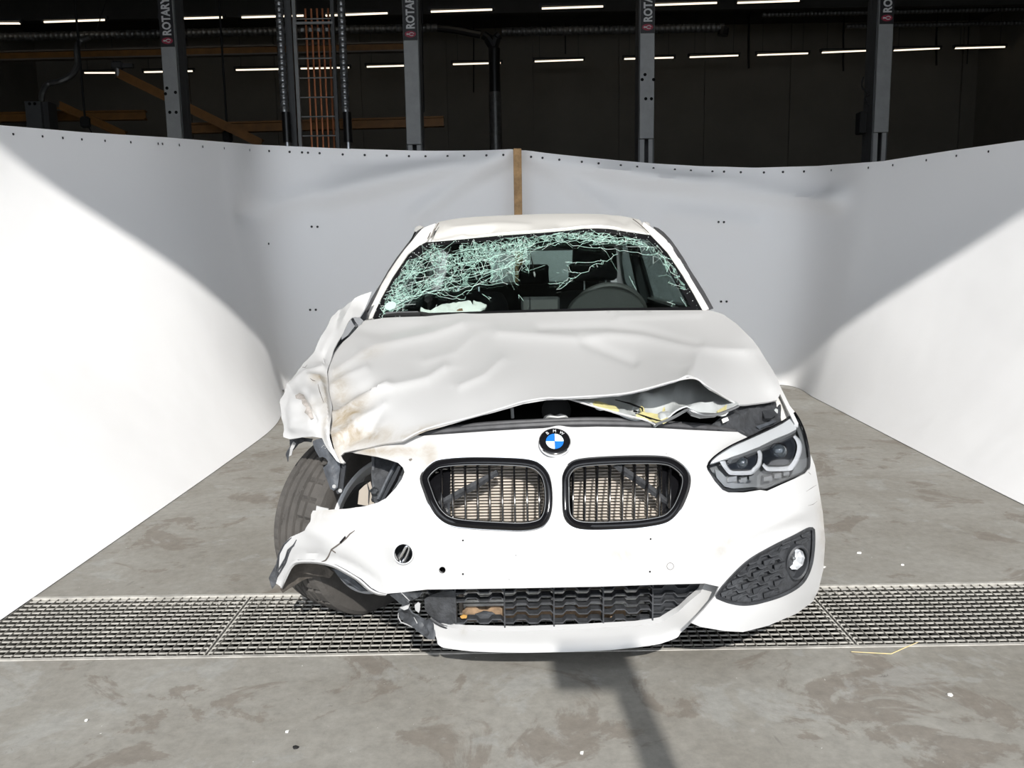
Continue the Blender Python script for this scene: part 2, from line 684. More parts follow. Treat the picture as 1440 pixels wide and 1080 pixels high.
def shell(name, v, f, m, parent, thick=0.004, smooth=35, toward=None, **k):
    """give a triangle sheet a back face and rims; toward = points the front must face"""
    n = vnormals(v, f)
    tw = (np.asarray(toward) if toward is not None else CAM) - v
    if (n * tw).sum() < 0:
        f = f[:, ::-1]
        n = -n
    N = len(v)
    v2 = np.vstack([v, v - n * thick])
    ed = {}
    for t in f:
        for a, b in ((t[0], t[1]), (t[1], t[2]), (t[2], t[0])):
            ed[(a, b)] = 1
    fs = [tuple(t) for t in f] + [(t[2] + N, t[1] + N, t[0] + N) for t in f]
    for (a, b) in ed:
        if (b, a) not in ed:
            fs.append((b, a, a + N, b + N))
    at = k.pop('attr', None)
    if at:
        at = {q: np.concatenate([w_, w_]) for q, w_ in at.items()}
    return obj(name, v2, fs, m, parent, smooth=smooth, attr=at, **k)


def panel(name, outline, depth, m, parent, holes=(), step=8, thick=0.004, dents=(), rough=None, dirt_shade=None, off=0.0, edge_step=None,
          smooth=35, **k):
    """sheet whose outline is given in photo pixels and whose distance comes from a depth field"""
    q, f = cdt(outline, holes, step, edge_step)
    v = px3(q, depth, off)
    if len(dents) or rough:
        n = vnormals(v, f)
        if (n * (CAM - v)).sum() < 0:
            n = -n
        a = np.zeros(len(v))
        for kind, line, sg, amp in dents:
            d = dist_line(q, line)
            if kind == 'g':
                a += amp * np.exp(-(d / sg) ** 2)
            elif kind == 'c':
                a += amp * np.exp(-(np.sqrt(d * d + 4.0) - 2.0) / sg)
            elif kind == 'r':       # steep on the lower side, long on the upper side
                line = np.asarray(line, float)
                order = np.argsort(line[:, 0])
                yl = np.interp(q[:, 0], line[order, 0], line[order, 1])
                s_ = sg * (1.6 - 0.6 * np.tanh((q[:, 1] - yl) / 2.5))
                a += amp * np.exp(-(np.sqrt(d * d + 1.5) - 1.22) / s_)
        if rough:
            for sc_, am, fn in rough:
                wgt = fn(q) if fn else np.ones(len(q))
                a += np.array([mnoise.noise(Vector((x / sc_, y / sc_, 3.3))) for x, y in q]) * am * wgt
        v = v + n * a[:, None]
    at = {'dirt_shade': dirt_shade(q)} if dirt_shade else None
    return shell(name, v, f, m, parent, thick, smooth=smooth, attr=at, **k)


def blob(q, c, r, a=1.0):
    """soft elliptical weight in pixels: c centre, r radii (and optional angle)"""
    ang = r[2] if len(r) > 2 else 0.0
    d = np.asarray(q, float) - np.asarray(c, float)
    x = d[:, 0] * math.cos(ang) + d[:, 1] * math.sin(ang)
    y = -d[:, 0] * math.sin(ang) + d[:, 1] * math.cos(ang)
    return a * np.exp(-((x / r[0]) ** 2 + (y / r[1]) ** 2))


def grid(rows, ns=6, nr=6):
    """smooth sheet through rows of 3-D points"""
    R_ = [cr(r, ns) for r in rows]
    R_ = np.array(R_)
    out = np.array([cr(R_[:, j], nr) for j in range(R_.shape[1])])   # columns x rows
    v = out.transpose(1, 0, 2)
    a, b = v.shape[:2]
    f = []
    for i in range(a - 1):
        for j in range(b - 1):
            p = i * b + j
            f += [(p, p + 1, p + b + 1), (p, p + b + 1, p + b)]
    return v.reshape(-1, 3), np.array(f)


def frame_to(c, d, up=(0, 0, 1)):
    """matrix at c whose local +z points along d"""
    z = Vector(d).normalized()
    x = Vector(up).cross(z)
    if x.length < 1e-5:
        x = Vector((1, 0, 0))
    x.normalize()
    y = z.cross(x)
    return Matrix(((x.x, y.x, z.x, c[0]), (x.y, y.y, z.y, c[1]), (x.z, y.z, z.z, c[2]), (0, 0, 0, 1)))


def text_mesh(body, size, extrude, bold=0.0):
    cu = bpy.data.curves.new('lettering', 'FONT')
    cu.body = body
    cu.size = size
    cu.extrude = extrude
    cu.offset = bold
    cu.align_x = 'LEFT'
    cu.resolution_u = 3
    t = bpy.data.objects.new('lettering', cu)
    COL.objects.link(t)
    dg = bpy.context.evaluated_depsgraph_get()
    me = bpy.data.meshes.new_from_object(t.evaluated_get(dg))
    bpy.data.objects.remove(t)
    v = np.array([tuple(p.co) for p in me.vertices])
    f = [tuple(p.vertices) for p in me.polygons]
    bpy.data.meshes.remove(me)
    return v, f


def surf(o, depth):
    """depth field read off the front of a finished mesh, falling back to a field beside it"""
    from mathutils.bvhtree import BVHTree
    me = o.data
    og = Vector(ORG[o])
    t = BVHTree.FromPolygons([v.co + og for v in me.vertices], [tuple(p.vertices) for p in me.polygons])

    def f(q):
        q = np.atleast_2d(np.asarray(q, float))
        dd = depth(q)
        out = []
        for (a, b), d0 in zip(q, dd):
            r = Vector(ray(a, b)).normalized()
            h = t.ray_cast(Vector(CAM), r)
            out.append(h[0].y if h[0] is not None and abs(h[0].y - d0) < 0.08 else d0)
        return np.array(out)
    return f

# ================================================================== THE HALL
HX, HY0, HY1, HZ = 15.0, -2.4, 27.6, 8.6
GY0, GY1, GX0, GX1 = 2.412, 2.886, -2.99, 3.07

# floor slab, with the drain channel left open
b = MB()
T_ = 0.4
for x0, x1, y0, y1 in ((-HX - 10, HX + 10, HY0 - 0.2, GY0), (-HX - 10, HX + 10, GY1, HY1), (-HX - 10, GX0, GY0, GY1), (GX1, HX + 10, GY0, GY1)):
    b.box(((x0 + x1) / 2, (y0 + y1) / 2, -T_ / 2), (x1 - x0, y1 - y0, T_))
floor = tag(b.obj('floor', 'concrete', smooth=None, origin=(0, 0, 0)), kind='structure')
b = MB()
b.box((0, (HY0 - 0.2 - 40) / 2, -T_ / 2), (90, 40 + HY0 - 0.2, T_))
tag(b.obj('ground', 'asphalt', smooth=None), kind='structure')
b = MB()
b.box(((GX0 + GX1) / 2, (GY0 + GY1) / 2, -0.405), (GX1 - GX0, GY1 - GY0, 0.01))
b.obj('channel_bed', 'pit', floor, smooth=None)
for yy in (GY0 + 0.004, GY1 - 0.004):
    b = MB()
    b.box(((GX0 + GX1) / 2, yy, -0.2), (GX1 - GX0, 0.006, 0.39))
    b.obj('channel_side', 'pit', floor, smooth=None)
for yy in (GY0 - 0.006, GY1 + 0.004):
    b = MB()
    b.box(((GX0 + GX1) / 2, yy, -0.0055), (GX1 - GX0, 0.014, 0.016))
    b.obj('channel_edge', 'grate_steel', floor, smooth=None)

# walls, ceiling, door opening behind the camera
b = MB()
b.box((0, HY1 + 0.1, HZ / 2), (2 * HX, 0.2, HZ))
wall_back = tag(b.obj('wall_back', 'wall_dark', smooth=None), kind='structure')
xj = [P(870, 150, HY1 - 0.05)[0], P(990, 150, HY1 - 0.05)[0]]
pw = xj[1] - xj[0]
k0 = -6
for k in range(-6, 5):
    x0, x1 = xj[0] + k * pw, xj[0] + (k + 1) * pw
    b = MB()
    b.box(((x0 + x1) / 2, HY1 - 0.03, HZ / 2), (pw - 0.03, 0.06, HZ - 0.02))
    b.obj('wall_panel', 'wall_dark', wall_back, smooth=None)
for sx, nm in ((-1, 'left'), (1, 'right')):
    b = MB()
    b.box((sx * (HX + 0.1), (HY0 + HY1) / 2, HZ / 2), (0.2, HY1 - HY0, HZ))
    tag(b.obj('wall_' + nm, 'wall_dark', smooth=None), kind='structure')
DX0, DX1, DZ = -6.0, 6.4, 7.1
b = MB()
b.box(((-HX + DX0) / 2, HY0 - 0.1, HZ / 2), (DX0 + HX, 0.2, HZ))
b.box(((HX + DX1) / 2, HY0 - 0.1, HZ / 2), (HX - DX1, 0.2, HZ))
b.box(((DX0 + DX1) / 2, HY0 - 0.1, (HZ + DZ) / 2), (DX1 - DX0, 0.2, HZ - DZ))
tag(b.obj('wall_front', 'wall_dark', smooth=None), kind='structure')
b = MB()
b.box((0, (HY0 + HY1) / 2, HZ + 0.1), (2 * HX + 0.4, HY1 - HY0 + 0.4, 0.2))
ceil = tag(b.obj('ceiling', 'ceiling_dark', smooth=None), kind='structure')
for yy in (6, 12, 18, 23.6):
    b = MB()
    b.box((0, yy, HZ - 0.35), (2 * HX, 0.14, 0.7))
    b.obj('roof_beam', 'ceiling_dark', ceil, smooth=None)

# ------------------------------------------------------------------ drain grates
pwid = (GX1 - GX0) / 6
names6 = ['steel drain grate past the left edge of the photo', 'steel drain grate at the left, running up to the joint left of the wheel',
          'steel drain grate under the turned front wheel and the torn bumper corner', 'steel drain grate in the shade under the middle and right of the bumper',
          'steel drain grate at the right, beyond the joint beside the fog lamp corner', 'steel drain grate past the right edge of the photo']
proto = {}
for i in range(6):
    x0 = GX0 + i * pwid + 0.006
    g = empty('drain_grate', (x0 + pwid / 2, (GY0 + GY1) / 2, -0.03), names6[i], 'grate', 'steel grates over the floor drain')
    wx, wy = pwid - 0.012, GY1 - GY0 - 0.02
    nb, ncx = 14, 31
    if not proto:
        b = MB()
        b.box((0, 0, 0), (wx, 0.005, 0.0042))
        proto['bar'] = b.obj('bearing_bar', 'grate_steel', g, smooth=None, origin=ORG[g])
        bar_me = proto['bar'].data
        # rebuild vertices about the part's own middle
        for v_ in bar_me.vertices:
            v_.co = v_.co + Vector(ORG[g])
        b = MB()
        b.box((0, 0, 0), (0.0028, wy, 0.018))
        proto['cross'] = b.obj('cross_bar', 'grate_cross', g, smooth=None, origin=ORG[g])
        for v_ in proto['cross'].data.vertices:
            v_.co = v_.co + Vector(ORG[g])
        b = MB()
        for s in (-1, 1):
            b.box((s * (wx / 2 + 0.0), 0, 0.011), (0.005, wy, 0.03))
            b.box((0, s * (wy / 2 + 0.002), 0.013), (wx, 0.005, 0.026))
        proto['frame'] = b.obj('frame', 'grate_steel', g, smooth=None, origin=ORG[g])
        for v_ in proto['frame'].data.vertices:
            v_.co = v_.co + Vector(ORG[g])
        first = True
    else:
        first = False
    for k in range(nb):
        loc = (0, -wy / 2 + (k + 0.5) * wy / nb, 0.0279)
        if first and k == 0:
            proto['bar'].location = loc
        else:
            dup(proto['bar'], loc, g)
    for k in range(ncx):
        loc = (-wx / 2 + (k + 0.5) * wx / ncx, 0, 0.0225)
        if first and k == 0:
            proto['cross'].location = loc
        else:
            dup(proto['cross'], loc, g)
    if not first:
        dup(proto['frame'], (0, 0, 0), g)

# ------------------------------------------------------------------ tarpaulin screen round three sides of the car
TOPLINE = np.array([(-400, 150), (0, 177), (120, 187), (235, 194), (360, 204), (480, 209.5), (590, 212.5), (723, 213.5), (738, 215), (840, 224),
                    (915, 230), (985, 234), (1060, 236.5), (1150, 234), (1240, 227.5), (1340, 212), (1440, 198), (1800, 130)], float)


def topz(x, y):
    """height at plan point (x, y) that lies on the sagging top rope"""
    lo, hi = 0.8, 3.4
    for _ in range(40):
        m_ = (lo + hi) / 2
        u, v_ = proj((x, y, m_))
        if v_ > np.interp(u, TOPLINE[:, 0], TOPLINE[:, 1]):
            lo = m_
        else:
            hi = m_
    return (lo + hi) / 2


def tarp(name, plan, lean, label, sgn, creases, seed):
    """plan: bottom edge on the floor; lean: how far the top leans outward at each plan point"""
    pl = cr(np.array([(*p, l) for p, l in zip(plan, lean)]), 14)
    n = int(np.sum(np.linalg.norm(np.diff(pl[:, :2], axis=0), axis=1)) / 0.05)
    pl = uniform(pl, n, False)
    tg = np.gradient(pl[:, :2], axis=0)
    tg /= np.linalg.norm(tg, axis=1)[:, None]
    out = np.stack([-tg[:, 1], tg[:, 0]], 1) * sgn
    NS = 44
    V, Q = [], []
    for i in range(n):
        x, y, l = pl[i]
        tx, ty = x + out[i, 0] * l, y + out[i, 1] * l
        zt = topz(tx, max(ty, 1.0))
        for j in range(NS + 1):
            s = j / NS
            o = l * (1 - (1 - min(s / 0.93, 1)) ** 1.85) if l else 0
            V.append((x + out[i, 0] * o, y + out[i, 1] * o, 0.004 + zt * s))
    V = np.array(V)
    Q = np.array([proj(p) if p[1] > 0.8 else (-9e3, 0) for p in V])
    nx = np.repeat(out, NS + 1, 0)
    a = np.zeros(len(V))
    S = np.tile(np.linspace(0, 1, NS + 1), n)
    for line, sg, am in creases:
        a += am * np.exp(-(dist_line(Q, line) / sg) ** 2)
    # loose cloth: long soft sags, none at the rope or the ground
    for k, p in enumerate(V):
        a[k] += 0.035 * mnoise.noise(Vector((p[0] * 0.8 + seed, p[1] * 0.8, p[2] * 1.1))) * math.sin(math.pi * min(1, S[k] * 1.02))
    V[:, 0] -= nx[:, 0] * a * 1.0
    V[:, 1] -= nx[:, 1] * a * 1.0
    f = []
    for i in range(n - 1):
        for j in range(NS):
            p = i * (NS + 1) + j
            f += [(p, p + 1, p + NS + 2), (p, p + NS + 2, p + NS + 1)]
    o = shell(name, V, np.array(f), 'tarp', None, thick=0.003, smooth=60, toward=np.array([0.3, 4.5, 1.0]))
    tag(o, label, 'tarp')
    return o, V.reshape(n, NS + 1, 3), Q.reshape(n, NS + 1, 2), out


def eyelets(o, V, Q, out, marks):
    top = V[:, -1]
    for u, v_ in marks:
        d = ((Q - np.array([u, v_])) ** 2).sum(-1)
        i, j = np.unravel_index(np.argmin(d), d.shape)
        j = min(j, Q.shape[1] - 2)
        c = V[i, j] - np.array([*out[i], 0]) * 0.004
        M = frame_to(c, (-out[i, 0], -out[i, 1], 0))
        r = 0.0105 * max(0.6, V[i, j][1] / 7.8)
        b = MB()
        b.lathe([(r * 0.35, -0.001), (r * 0.4, 0.002), (r, 0.003), (r, -0.001)], M, 10)
        b.disc(M, r * 0.4, 10, 0.0005)
        b.obj('eyelet', 'eyelet', o)


STX, STY = P(728, 260, 7.72)[:2]
plL = [(-1.80, 0.9), (-1.77, 2.2), (-1.76, 3.6), (-1.76, 4.9), (-1.79, 6.1), (-1.98, 7.1), (-2.12, 7.72), (-1.75, 7.93), (-1.1, 7.9), (STX - 0.012, 7.82)]
leL = [2.0, 1.85, 1.6, 1.3, 0.86, 0.40, 0.1, 0.02, 0.0, 0.0]
plR = [(STX + 0.012, 7.82), (1.2, 7.9), (2.1, 7.96), (2.62, 7.75), (2.6, 7.0), (2.55, 6.0), (2.49, 4.9), (2.44, 3.8), (2.42, 2.4), (2.42, 0.9)]
leR = [0.0, 0.0, 0.02, 0.1, 0.42, 0.9, 1.35, 1.7, 1.95, 2.1]
crL = [([(722, 216), (560, 250), (380, 292)], 17, 0.11), ([(722, 216), (640, 262), (590, 300)], 13, 0.06), ([(723, 222), (470, 224)], 9, -0.03),
       ([(350, 300), (440, 285)], 16, -0.06)]
crR = [([(738, 217), (930, 252), (1180, 280)], 14, 0.10), ([(738, 217), (800, 255), (860, 300)], 13, 0.05), ([(738, 222), (1000, 240)], 8, -0.03),
       ([(940, 300), (1060, 318)], 14, 0.04), ([(1000, 262), (1160, 268)], 9, -0.04)]
tL = tarp('tarpaulin', plL, leL, 'white tarpaulin screen hanging on the left side and left half behind the car', 1, crL, 3.0)
tR = tarp('tarpaulin', plR, leR, 'white tarpaulin screen hanging on the right side and right half behind the car', 1, crR, 9.0)


def topmarks(us):
    return [(u, float(np.interp(u, TOPLINE[:, 0], TOPLINE[:, 1])) + 3.2) for u in us]


eyelets(*tL, topmarks([19, 53, 83, 115, 149, 180, 218, 229, 252, 283, 315, 348, 380, 406, 428, 435, 451, 482, 513, 542, 571, 601, 628, 656, 682, 712])
        + [(436, 320), (443, 320), (376, 343), (439, 437), (446, 437), (398, 549)])
eyelets(*tR, topmarks([745, 763, 788, 815, 841, 868, 894, 920, 947, 975, 1000, 1005, 1017, 1045, 1073, 1103, 1135, 1172, 1220, 1260, 1303, 1345, 1390])
        + [(1011, 314), (1018, 314), (1015, 425), (1023, 425)])

# wooden stake in front of the seam
b = MB()
zt = P(728, 211, STY - 0.02)[2]
b.cbox((STX, STY - 0.11, zt / 2), (0.073, 0.05, zt), 0.006)
tag(b.obj('wooden_stake', 'wood', smooth=None), 'upright brown wooden stake where the two white tarpaulins meet', 'stake')

# ------------------------------------------------------------------ lift columns
SIGN = text_mesh('ROTARY LIFT', 0.19, 0.002, 0.006)


def lift_column(pxc, pyc, side, zsign, zcover, label, Y=11.7, w_=0.20, holes=(), box=False):
    c = P(pxc, pyc, Y)
    x = c[0]
    g = empty('lift_column', (x, Y, 0), label, 'column', 'columns of the vehicle lifts')
    zt_ = 5.3
    b = MB()
    b.box((x, Y + 0.30, zt_ / 2), (w_ + 0.02, 0.10, zt_))
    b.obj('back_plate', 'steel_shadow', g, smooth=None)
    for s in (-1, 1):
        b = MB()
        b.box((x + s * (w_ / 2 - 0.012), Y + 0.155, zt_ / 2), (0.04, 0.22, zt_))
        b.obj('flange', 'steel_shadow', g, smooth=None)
    b = MB()
    b.cbox((x, Y + 0.02, (zcover + zt_) / 2), (w_, 0.05, zt_ - zcover), 0.006)
    cov = b.obj('cover_plate', 'steel_grey', g, smooth=None)
    b = MB()
    b.box((x - w_ * 0.28, Y + 0.05, zcover / 2), (w_ * 0.3, 0.03, zcover))
    b.box((x + w_ * 0.30, Y + 0.05, zcover / 2), (w_ * 0.28, 0.03, zcover))
    b.obj('guide_rail', 'steel_grey', g, smooth=None)
    for u, v_ in holes:
        q = P(u, v_, Y)
        b = MB()
        b.disc(frame_to((q[0], Y - 0.0065, q[2]), (0, -1, 0)), 0.022, 12)
        b.obj('bolt_hole', 'pit_black', cov)
    # black sign with upright lettering
    b = MB()
    b.box((x, Y - 0.012, (zsign + zt_ - 0.1) / 2), (w_ * 0.93, 0.01, zt_ - 0.1 - zsign))
    sg = b.obj('sign', 'sign_black', g, smooth=None)
    v, f = SIGN
    vv = np.stack([x + 0.056 - v[:, 1] * 0.82, np.full(len(v), Y - 0.019) - v[:, 2], zsign + 0.14 + v[:, 0] * 0.65], 1)
    obj('lettering', vv, f, 'sign_white', sg, smooth=None)
    b = MB()
    M = frame_to((x, Y - 0.018, zsign + 0.075), (0, -1, 0))
    b.add([M @ Vector((0.075 * math.cos(a), 0.042 * math.sin(a), 0)) for a in np.linspace(0, 2 * math.pi, 20, False)], [tuple(range(20))])
    b.obj('oval_logo', 'sign_red', sg, smooth=None)
    b = MB()
    b.tube([M @ Vector((0.05 * math.cos(a), 0.022 * math.sin(a) * math.sin(a * 1.5), 0.003)) for a in np.linspace(0.3, 5.6, 16)], 0.006, 4)
    b.obj('logo_swirl', 'sign_white', sg, smooth=None)
    if box:
        b = MB()
        q0, q1 = P(1216, 156, Y), P(1216, 187, Y)
        b.cbox((q0[0], Y + 0.1, (q0[2] + q1[2]) / 2), (0.1, 0.16, q0[2] - q1[2]), 0.01)
        b.obj('control_box', 'cable', g, smooth=None)
        b = MB()
        b.tube(cr([P(1221, 150, Y + .1), P(1216, 138, Y + .1), P(1222, 132, Y + .1), P(1212, 122, Y + .1), P(1214, 108, Y + .1)], 5), 0.012, 5)
        b.obj('cable', 'cable', g)
    return g


zs = lambda px, py: P(px, py, 11.7)[2]
lift_column(239, 100, 1, zs(239, 66), 0.9, 'grey lift column with black lettered sign, first from the left',
            holes=[(235, 124), (233, 132), (247, 130), (239, 158), (248, 158)])
lift_column(579, 100, 1, zs(563, 57), zs(590, 203), 'grey lift column with black lettered sign, second from the left, just right of the ladder')
lift_column(910, 100, -1, zs(910, 47), zs(910, 195), 'grey lift column with round bolt holes and black sign, third from the left',
            holes=[(907, 105), (903, 112), (919, 112), (908, 139), (916, 139)])
lift_column(1243, 100, -1, zs(1248, 34), zs(1240, 186), 'grey lift column with black control box on its side, rightmost of the row', box=True)
# a farther, shorter column at the far left
b = MB()
q = P(45, 142, 16.0)
g = empty('lift_column', (q[0], 16, 0), 'short grey column far back at the left edge of the hall', 'column')
b.cbox((q[0], 16.1, q[2] / 2), (0.29, 0.2, q[2]), 0.008)
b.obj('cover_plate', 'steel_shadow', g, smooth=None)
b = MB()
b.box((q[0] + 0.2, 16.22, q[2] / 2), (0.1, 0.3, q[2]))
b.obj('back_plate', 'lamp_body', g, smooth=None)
for dx in (-4, 4):
    b = MB()
    b.disc(frame_to((q[0] + dx * 0.012, 15.995, q[2] - 0.05), (0, -1, 0)), 0.03, 10)
    b.obj('bolt_hole', 'pit_black', g)

# ------------------------------------------------------------------ ladder with its ducts and pipes
LY = 13.4
g = empty('ladder', P(444, 120, LY) * np.array([1, 1, 0]), 'tall grey steel wall ladder between the two silver spiral ducts', 'ladder')
xl, xr = P(419, 120, LY)[0], P(472, 120, LY)[0]
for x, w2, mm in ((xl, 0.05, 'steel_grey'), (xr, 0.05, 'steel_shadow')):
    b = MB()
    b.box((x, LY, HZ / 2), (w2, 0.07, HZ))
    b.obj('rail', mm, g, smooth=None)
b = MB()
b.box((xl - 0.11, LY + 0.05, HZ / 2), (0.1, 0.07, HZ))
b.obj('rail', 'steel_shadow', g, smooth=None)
z = 0.3
zr = P(445, 82, LY)[2]
z = zr - 0.29 * int(zr / 0.29)
while z < HZ:
    b = MB()
    b.tube([(xl, LY, z), (xr, LY, z)], 0.011, 6)
    b.obj('rung', 'steel_grey', g)
    z += 0.29
b = MB()
zp = P(445, 33, LY)[2]
b.box(((xl + xr) / 2, LY - 0.02, zp), (xr - xl, 0.04, 0.035))
for k in range(4):
    b.box((xl + (k + 0.9) * (xr - xl) / 4.6, LY - 0.02, zp - 0.1), (0.04, 0.03, 0.05))
b.obj('pipe_clamp', 'steel_grey', g, smooth=None)

pb = empty('pipe_bundle', ((xl + xr) / 2 + 0.08, LY + 0.3, 0), 'five parallel copper pipes running up behind the ladder', 'pipes')
for k, u in enumerate((436, 444, 452, 459.5, 467.5)):
    x = P(u, 150, LY + 0.3)[0]
    b = MB()
    b.tube([(x, LY + 0.3, 0), (x, LY + 0.3, 5.2)], 0.017, 8)
    b.obj('pipe', 'copper', pb)


def spiral_duct(name, a, c, r, pitch, m, label, n=14):
    a, c = Vector(a), Vector(c)
    L_ = (c - a).length
    prof = []
    h = 0
    while h < L_ - pitch:
        prof += [(r, h), (r, h + pitch * 0.72), (r * 1.09, h + pitch * 0.78), (r * 1.09, h + pitch * 0.94)]
        h += pitch
    prof += [(r, h), (r, L_), (0.001, L_)]
    prof = [(0.001, 0)] + prof
    b = MB()
    b.lathe(prof, frame_to(a, c - a, (0, 0.3, 1)), n)
    o = b.obj(name, m, None, smooth=50)
    tag(o, label, 'duct')
    return o


for (u0, u1, lab) in ((392, 400, 'silver spiral duct with dark lower end, left of the ladder'), (478.5, 487, 'silver spiral duct with dark lower end, right of the ladder')):
    q0 = P(u1, 158, LY - 0.1)
    q1 = P(u0, 0, LY - 0.1)
    xx = (q0[0] + q1[0]) / 2
    o = spiral_duct('spiral_duct', (xx, LY - 0.1, q0[2]), (xx, LY - 0.1, HZ - 0.005), 0.058, 0.085, 'galvanised', lab)
    b = MB()
    b.tube([(xx + .02, LY - 0.1, q0[2]), (xx + .02, LY - 0.1, q0[2] - 0.45)], [0.066, 0.07], 12)
    b.obj('dark_sleeve', 'black_duct', o)
    b = MB()
    b.tube([(xx + .02, LY - 0.1, q0[2] - 0.45), (xx + .02, LY - 0.1, 0)], [0.04, 0.04], 10)
    b.obj('stub_pipe', 'galvanised', o)

# long horizontal ducts far back
DY = 20.6
q0, q1, q2 = P(-40, 53, DY), P(615, 39, DY), P(672, 47, DY)
o = spiral_duct('long_duct', q0, q1, 0.095, 0.12, 'dull_duct', 'long grey duct across the back, left of the branching duct', 10)
b = MB()
b.tube(cr([q1, P(640, 42, DY), P(660, 46, DY), P(676, 49, DY)], 5), 0.095, 10)
b.obj('bend', 'black_duct', o)
o = spiral_duct('long_duct', P(706, 45, DY), P(1018, 39, DY), 0.10, 0.12, 'dull_duct', 'long grey duct across the back, right of the branching duct', 10)
b = MB()
q = P(1018, 39, DY)
b.tube([q, P(1016, 50, DY)], 0.13, 10)
b.obj('end_cap', 'black_duct', o)
xx = P(696, 130, DY)[0]
b = MB()
b.tube([(xx, DY, 0), (xx, DY, P(698, 130, DY)[2])], 0.15, 14)
o = b.obj('branching_duct', 'dull_duct')
tag(o, 'dark vertical duct forking into two at its top', 'duct')
b = MB()
b.tube([(xx, DY, P(698, 132, DY)[2]), (xx, DY, P(696, 68, DY)[2])], 0.14, 14)
b.obj('dark_sleeve', 'black_duct', o)
for u in (680, 702):
    b = MB()
    b.tube(cr([P(u, 49, DY), P((u + 693) / 2, 54, DY), P(694, 66, DY)], 5), [0.1] * 5 + [0.12] * 6, 10)
    b.obj('branch', 'black_duct', o)
for (u0, v0, u1, v1, lab) in ((1072, 21, 1560, 10, 'thin grey duct high at the right, upper of the two'), (1190, 37, 1560, 30, 'thin grey duct high at the right, lower of the two')):
    spiral_duct('long_duct', P(u0, v0, 22.5), P(u1, v1, 22.5), 0.055, 0.1, 'dull_duct', lab, 8)
# flexible hose at the upper left
b = MB()
b.tube(cr([P(126, 52, 16.5), P(113, 58, 16.5), P(108, 68, 16.4), P(109, 90, 16.4), P(102, 104, 16.3), P(85, 114, 16.2), P(68, 118, 16.2), P(60, 130, 16.1), P(58, 142, 16.1)], 8),
       0.055, 8)
tag(b.obj('flexible_hose', 'dull_duct'), 'grey flexible exhaust hose snaking down at the far left', 'hose')

# orange crane rails and jib arms
def beam(p0, p1, w_, h, mm, label, name='crane_beam', top=None, thin=0.06):
    p0, p1 = Vector(p0), Vector(p1)
    d = p1 - p0
    rot = d.to_track_quat('X', 'Z').to_matrix()
    c = (p0 + p1) / 2
    g = empty(name, c, label, 'beam')
    b = MB()
    for s in (-1, 1):
        b.box(c + rot @ Vector((0, 0, s * h / 2)), (d.length, w_, 0.03), rot)
    b.obj('flange', top or mm, g, smooth=None)
    b = MB()
    b.box(c, (d.length, 0.03, h), rot)
    b.obj('web', mm, g, smooth=None)
    return g


beam(P(-60, 81, 18), P(575, 66, 18), 0.16, 0.16, 'orange_steel', 'long dull orange crane rail with pale lit top, high at the left', 'crane_rail', 'rail_top_lit')
beam(P(262, 181, 15.6), P(624, 171, 15.6), 0.14, 0.15, 'orange_steel', 'orange horizontal beam just above the tarpaulin, behind the ladder')
beam(P(-60, 166, 17), P(205, 162, 17), 0.14, 0.15, 'orange_steel', 'orange horizontal beam low at the left edge, behind the short column')
beam(P(168, 104, 15), P(368, 202, 15), 0.12, 0.12, 'orange_steel', 'orange jib arm slanting down from the left to the ladder')
beam(P(84, 148, 16.5), P(176, 190, 16.5), 0.12, 0.12, 'orange_steel', 'short orange jib arm slanting down left of the first lift column')
for u, v_, lab in ((120, 172, 'black trolley hanging under the orange beam left of the first column'), (320, 192, 'black trolley hanging under the orange beam left of the ladder')):
    q = P(u, v_, 15.4)
    g = empty('hoist_trolley', q, lab, 'hoist')
    b = MB()
    b.cbox(q, (0.16, 0.12, 0.2), 0.03)
    b.obj('housing', 'cable', g, smooth=None)
    b = MB()
    b.tube([q, q + np.array([0, 0, HZ - 0.002 - q[2]])], 0.02, 8)
    b.obj('hanger', 'cable', g)
    b = MB()
    b.tube(cr([q + np.array([0.05, 0, -0.08]), q + np.array([0.12, 0, -0.25]), q + np.array([0.02, 0, -0.4])], 5), 0.012, 5)
    b.obj('hook', 'cable', g)
g = empty('ceiling_bracket', P(165, 92, 15.2), 'grey ceiling bracket at the head of the slanting jib arm', 'bracket')
b = MB()
q = P(165, 92, 15.2)
b.cbox(q, (0.2, 0.12, 0.14), 0.03)
b.box(q + np.array([0.18, 0, -0.01]), (0.2, 0.06, 0.07))
b.obj('housing', 'lamp_body', g, smooth=None)
b = MB()
b.tube([q - np.array([0, 0, 0.05]), q - np.array([0, 0, 0.22])], 0.05, 8)
b.obj('pivot', 'dull_duct', g)

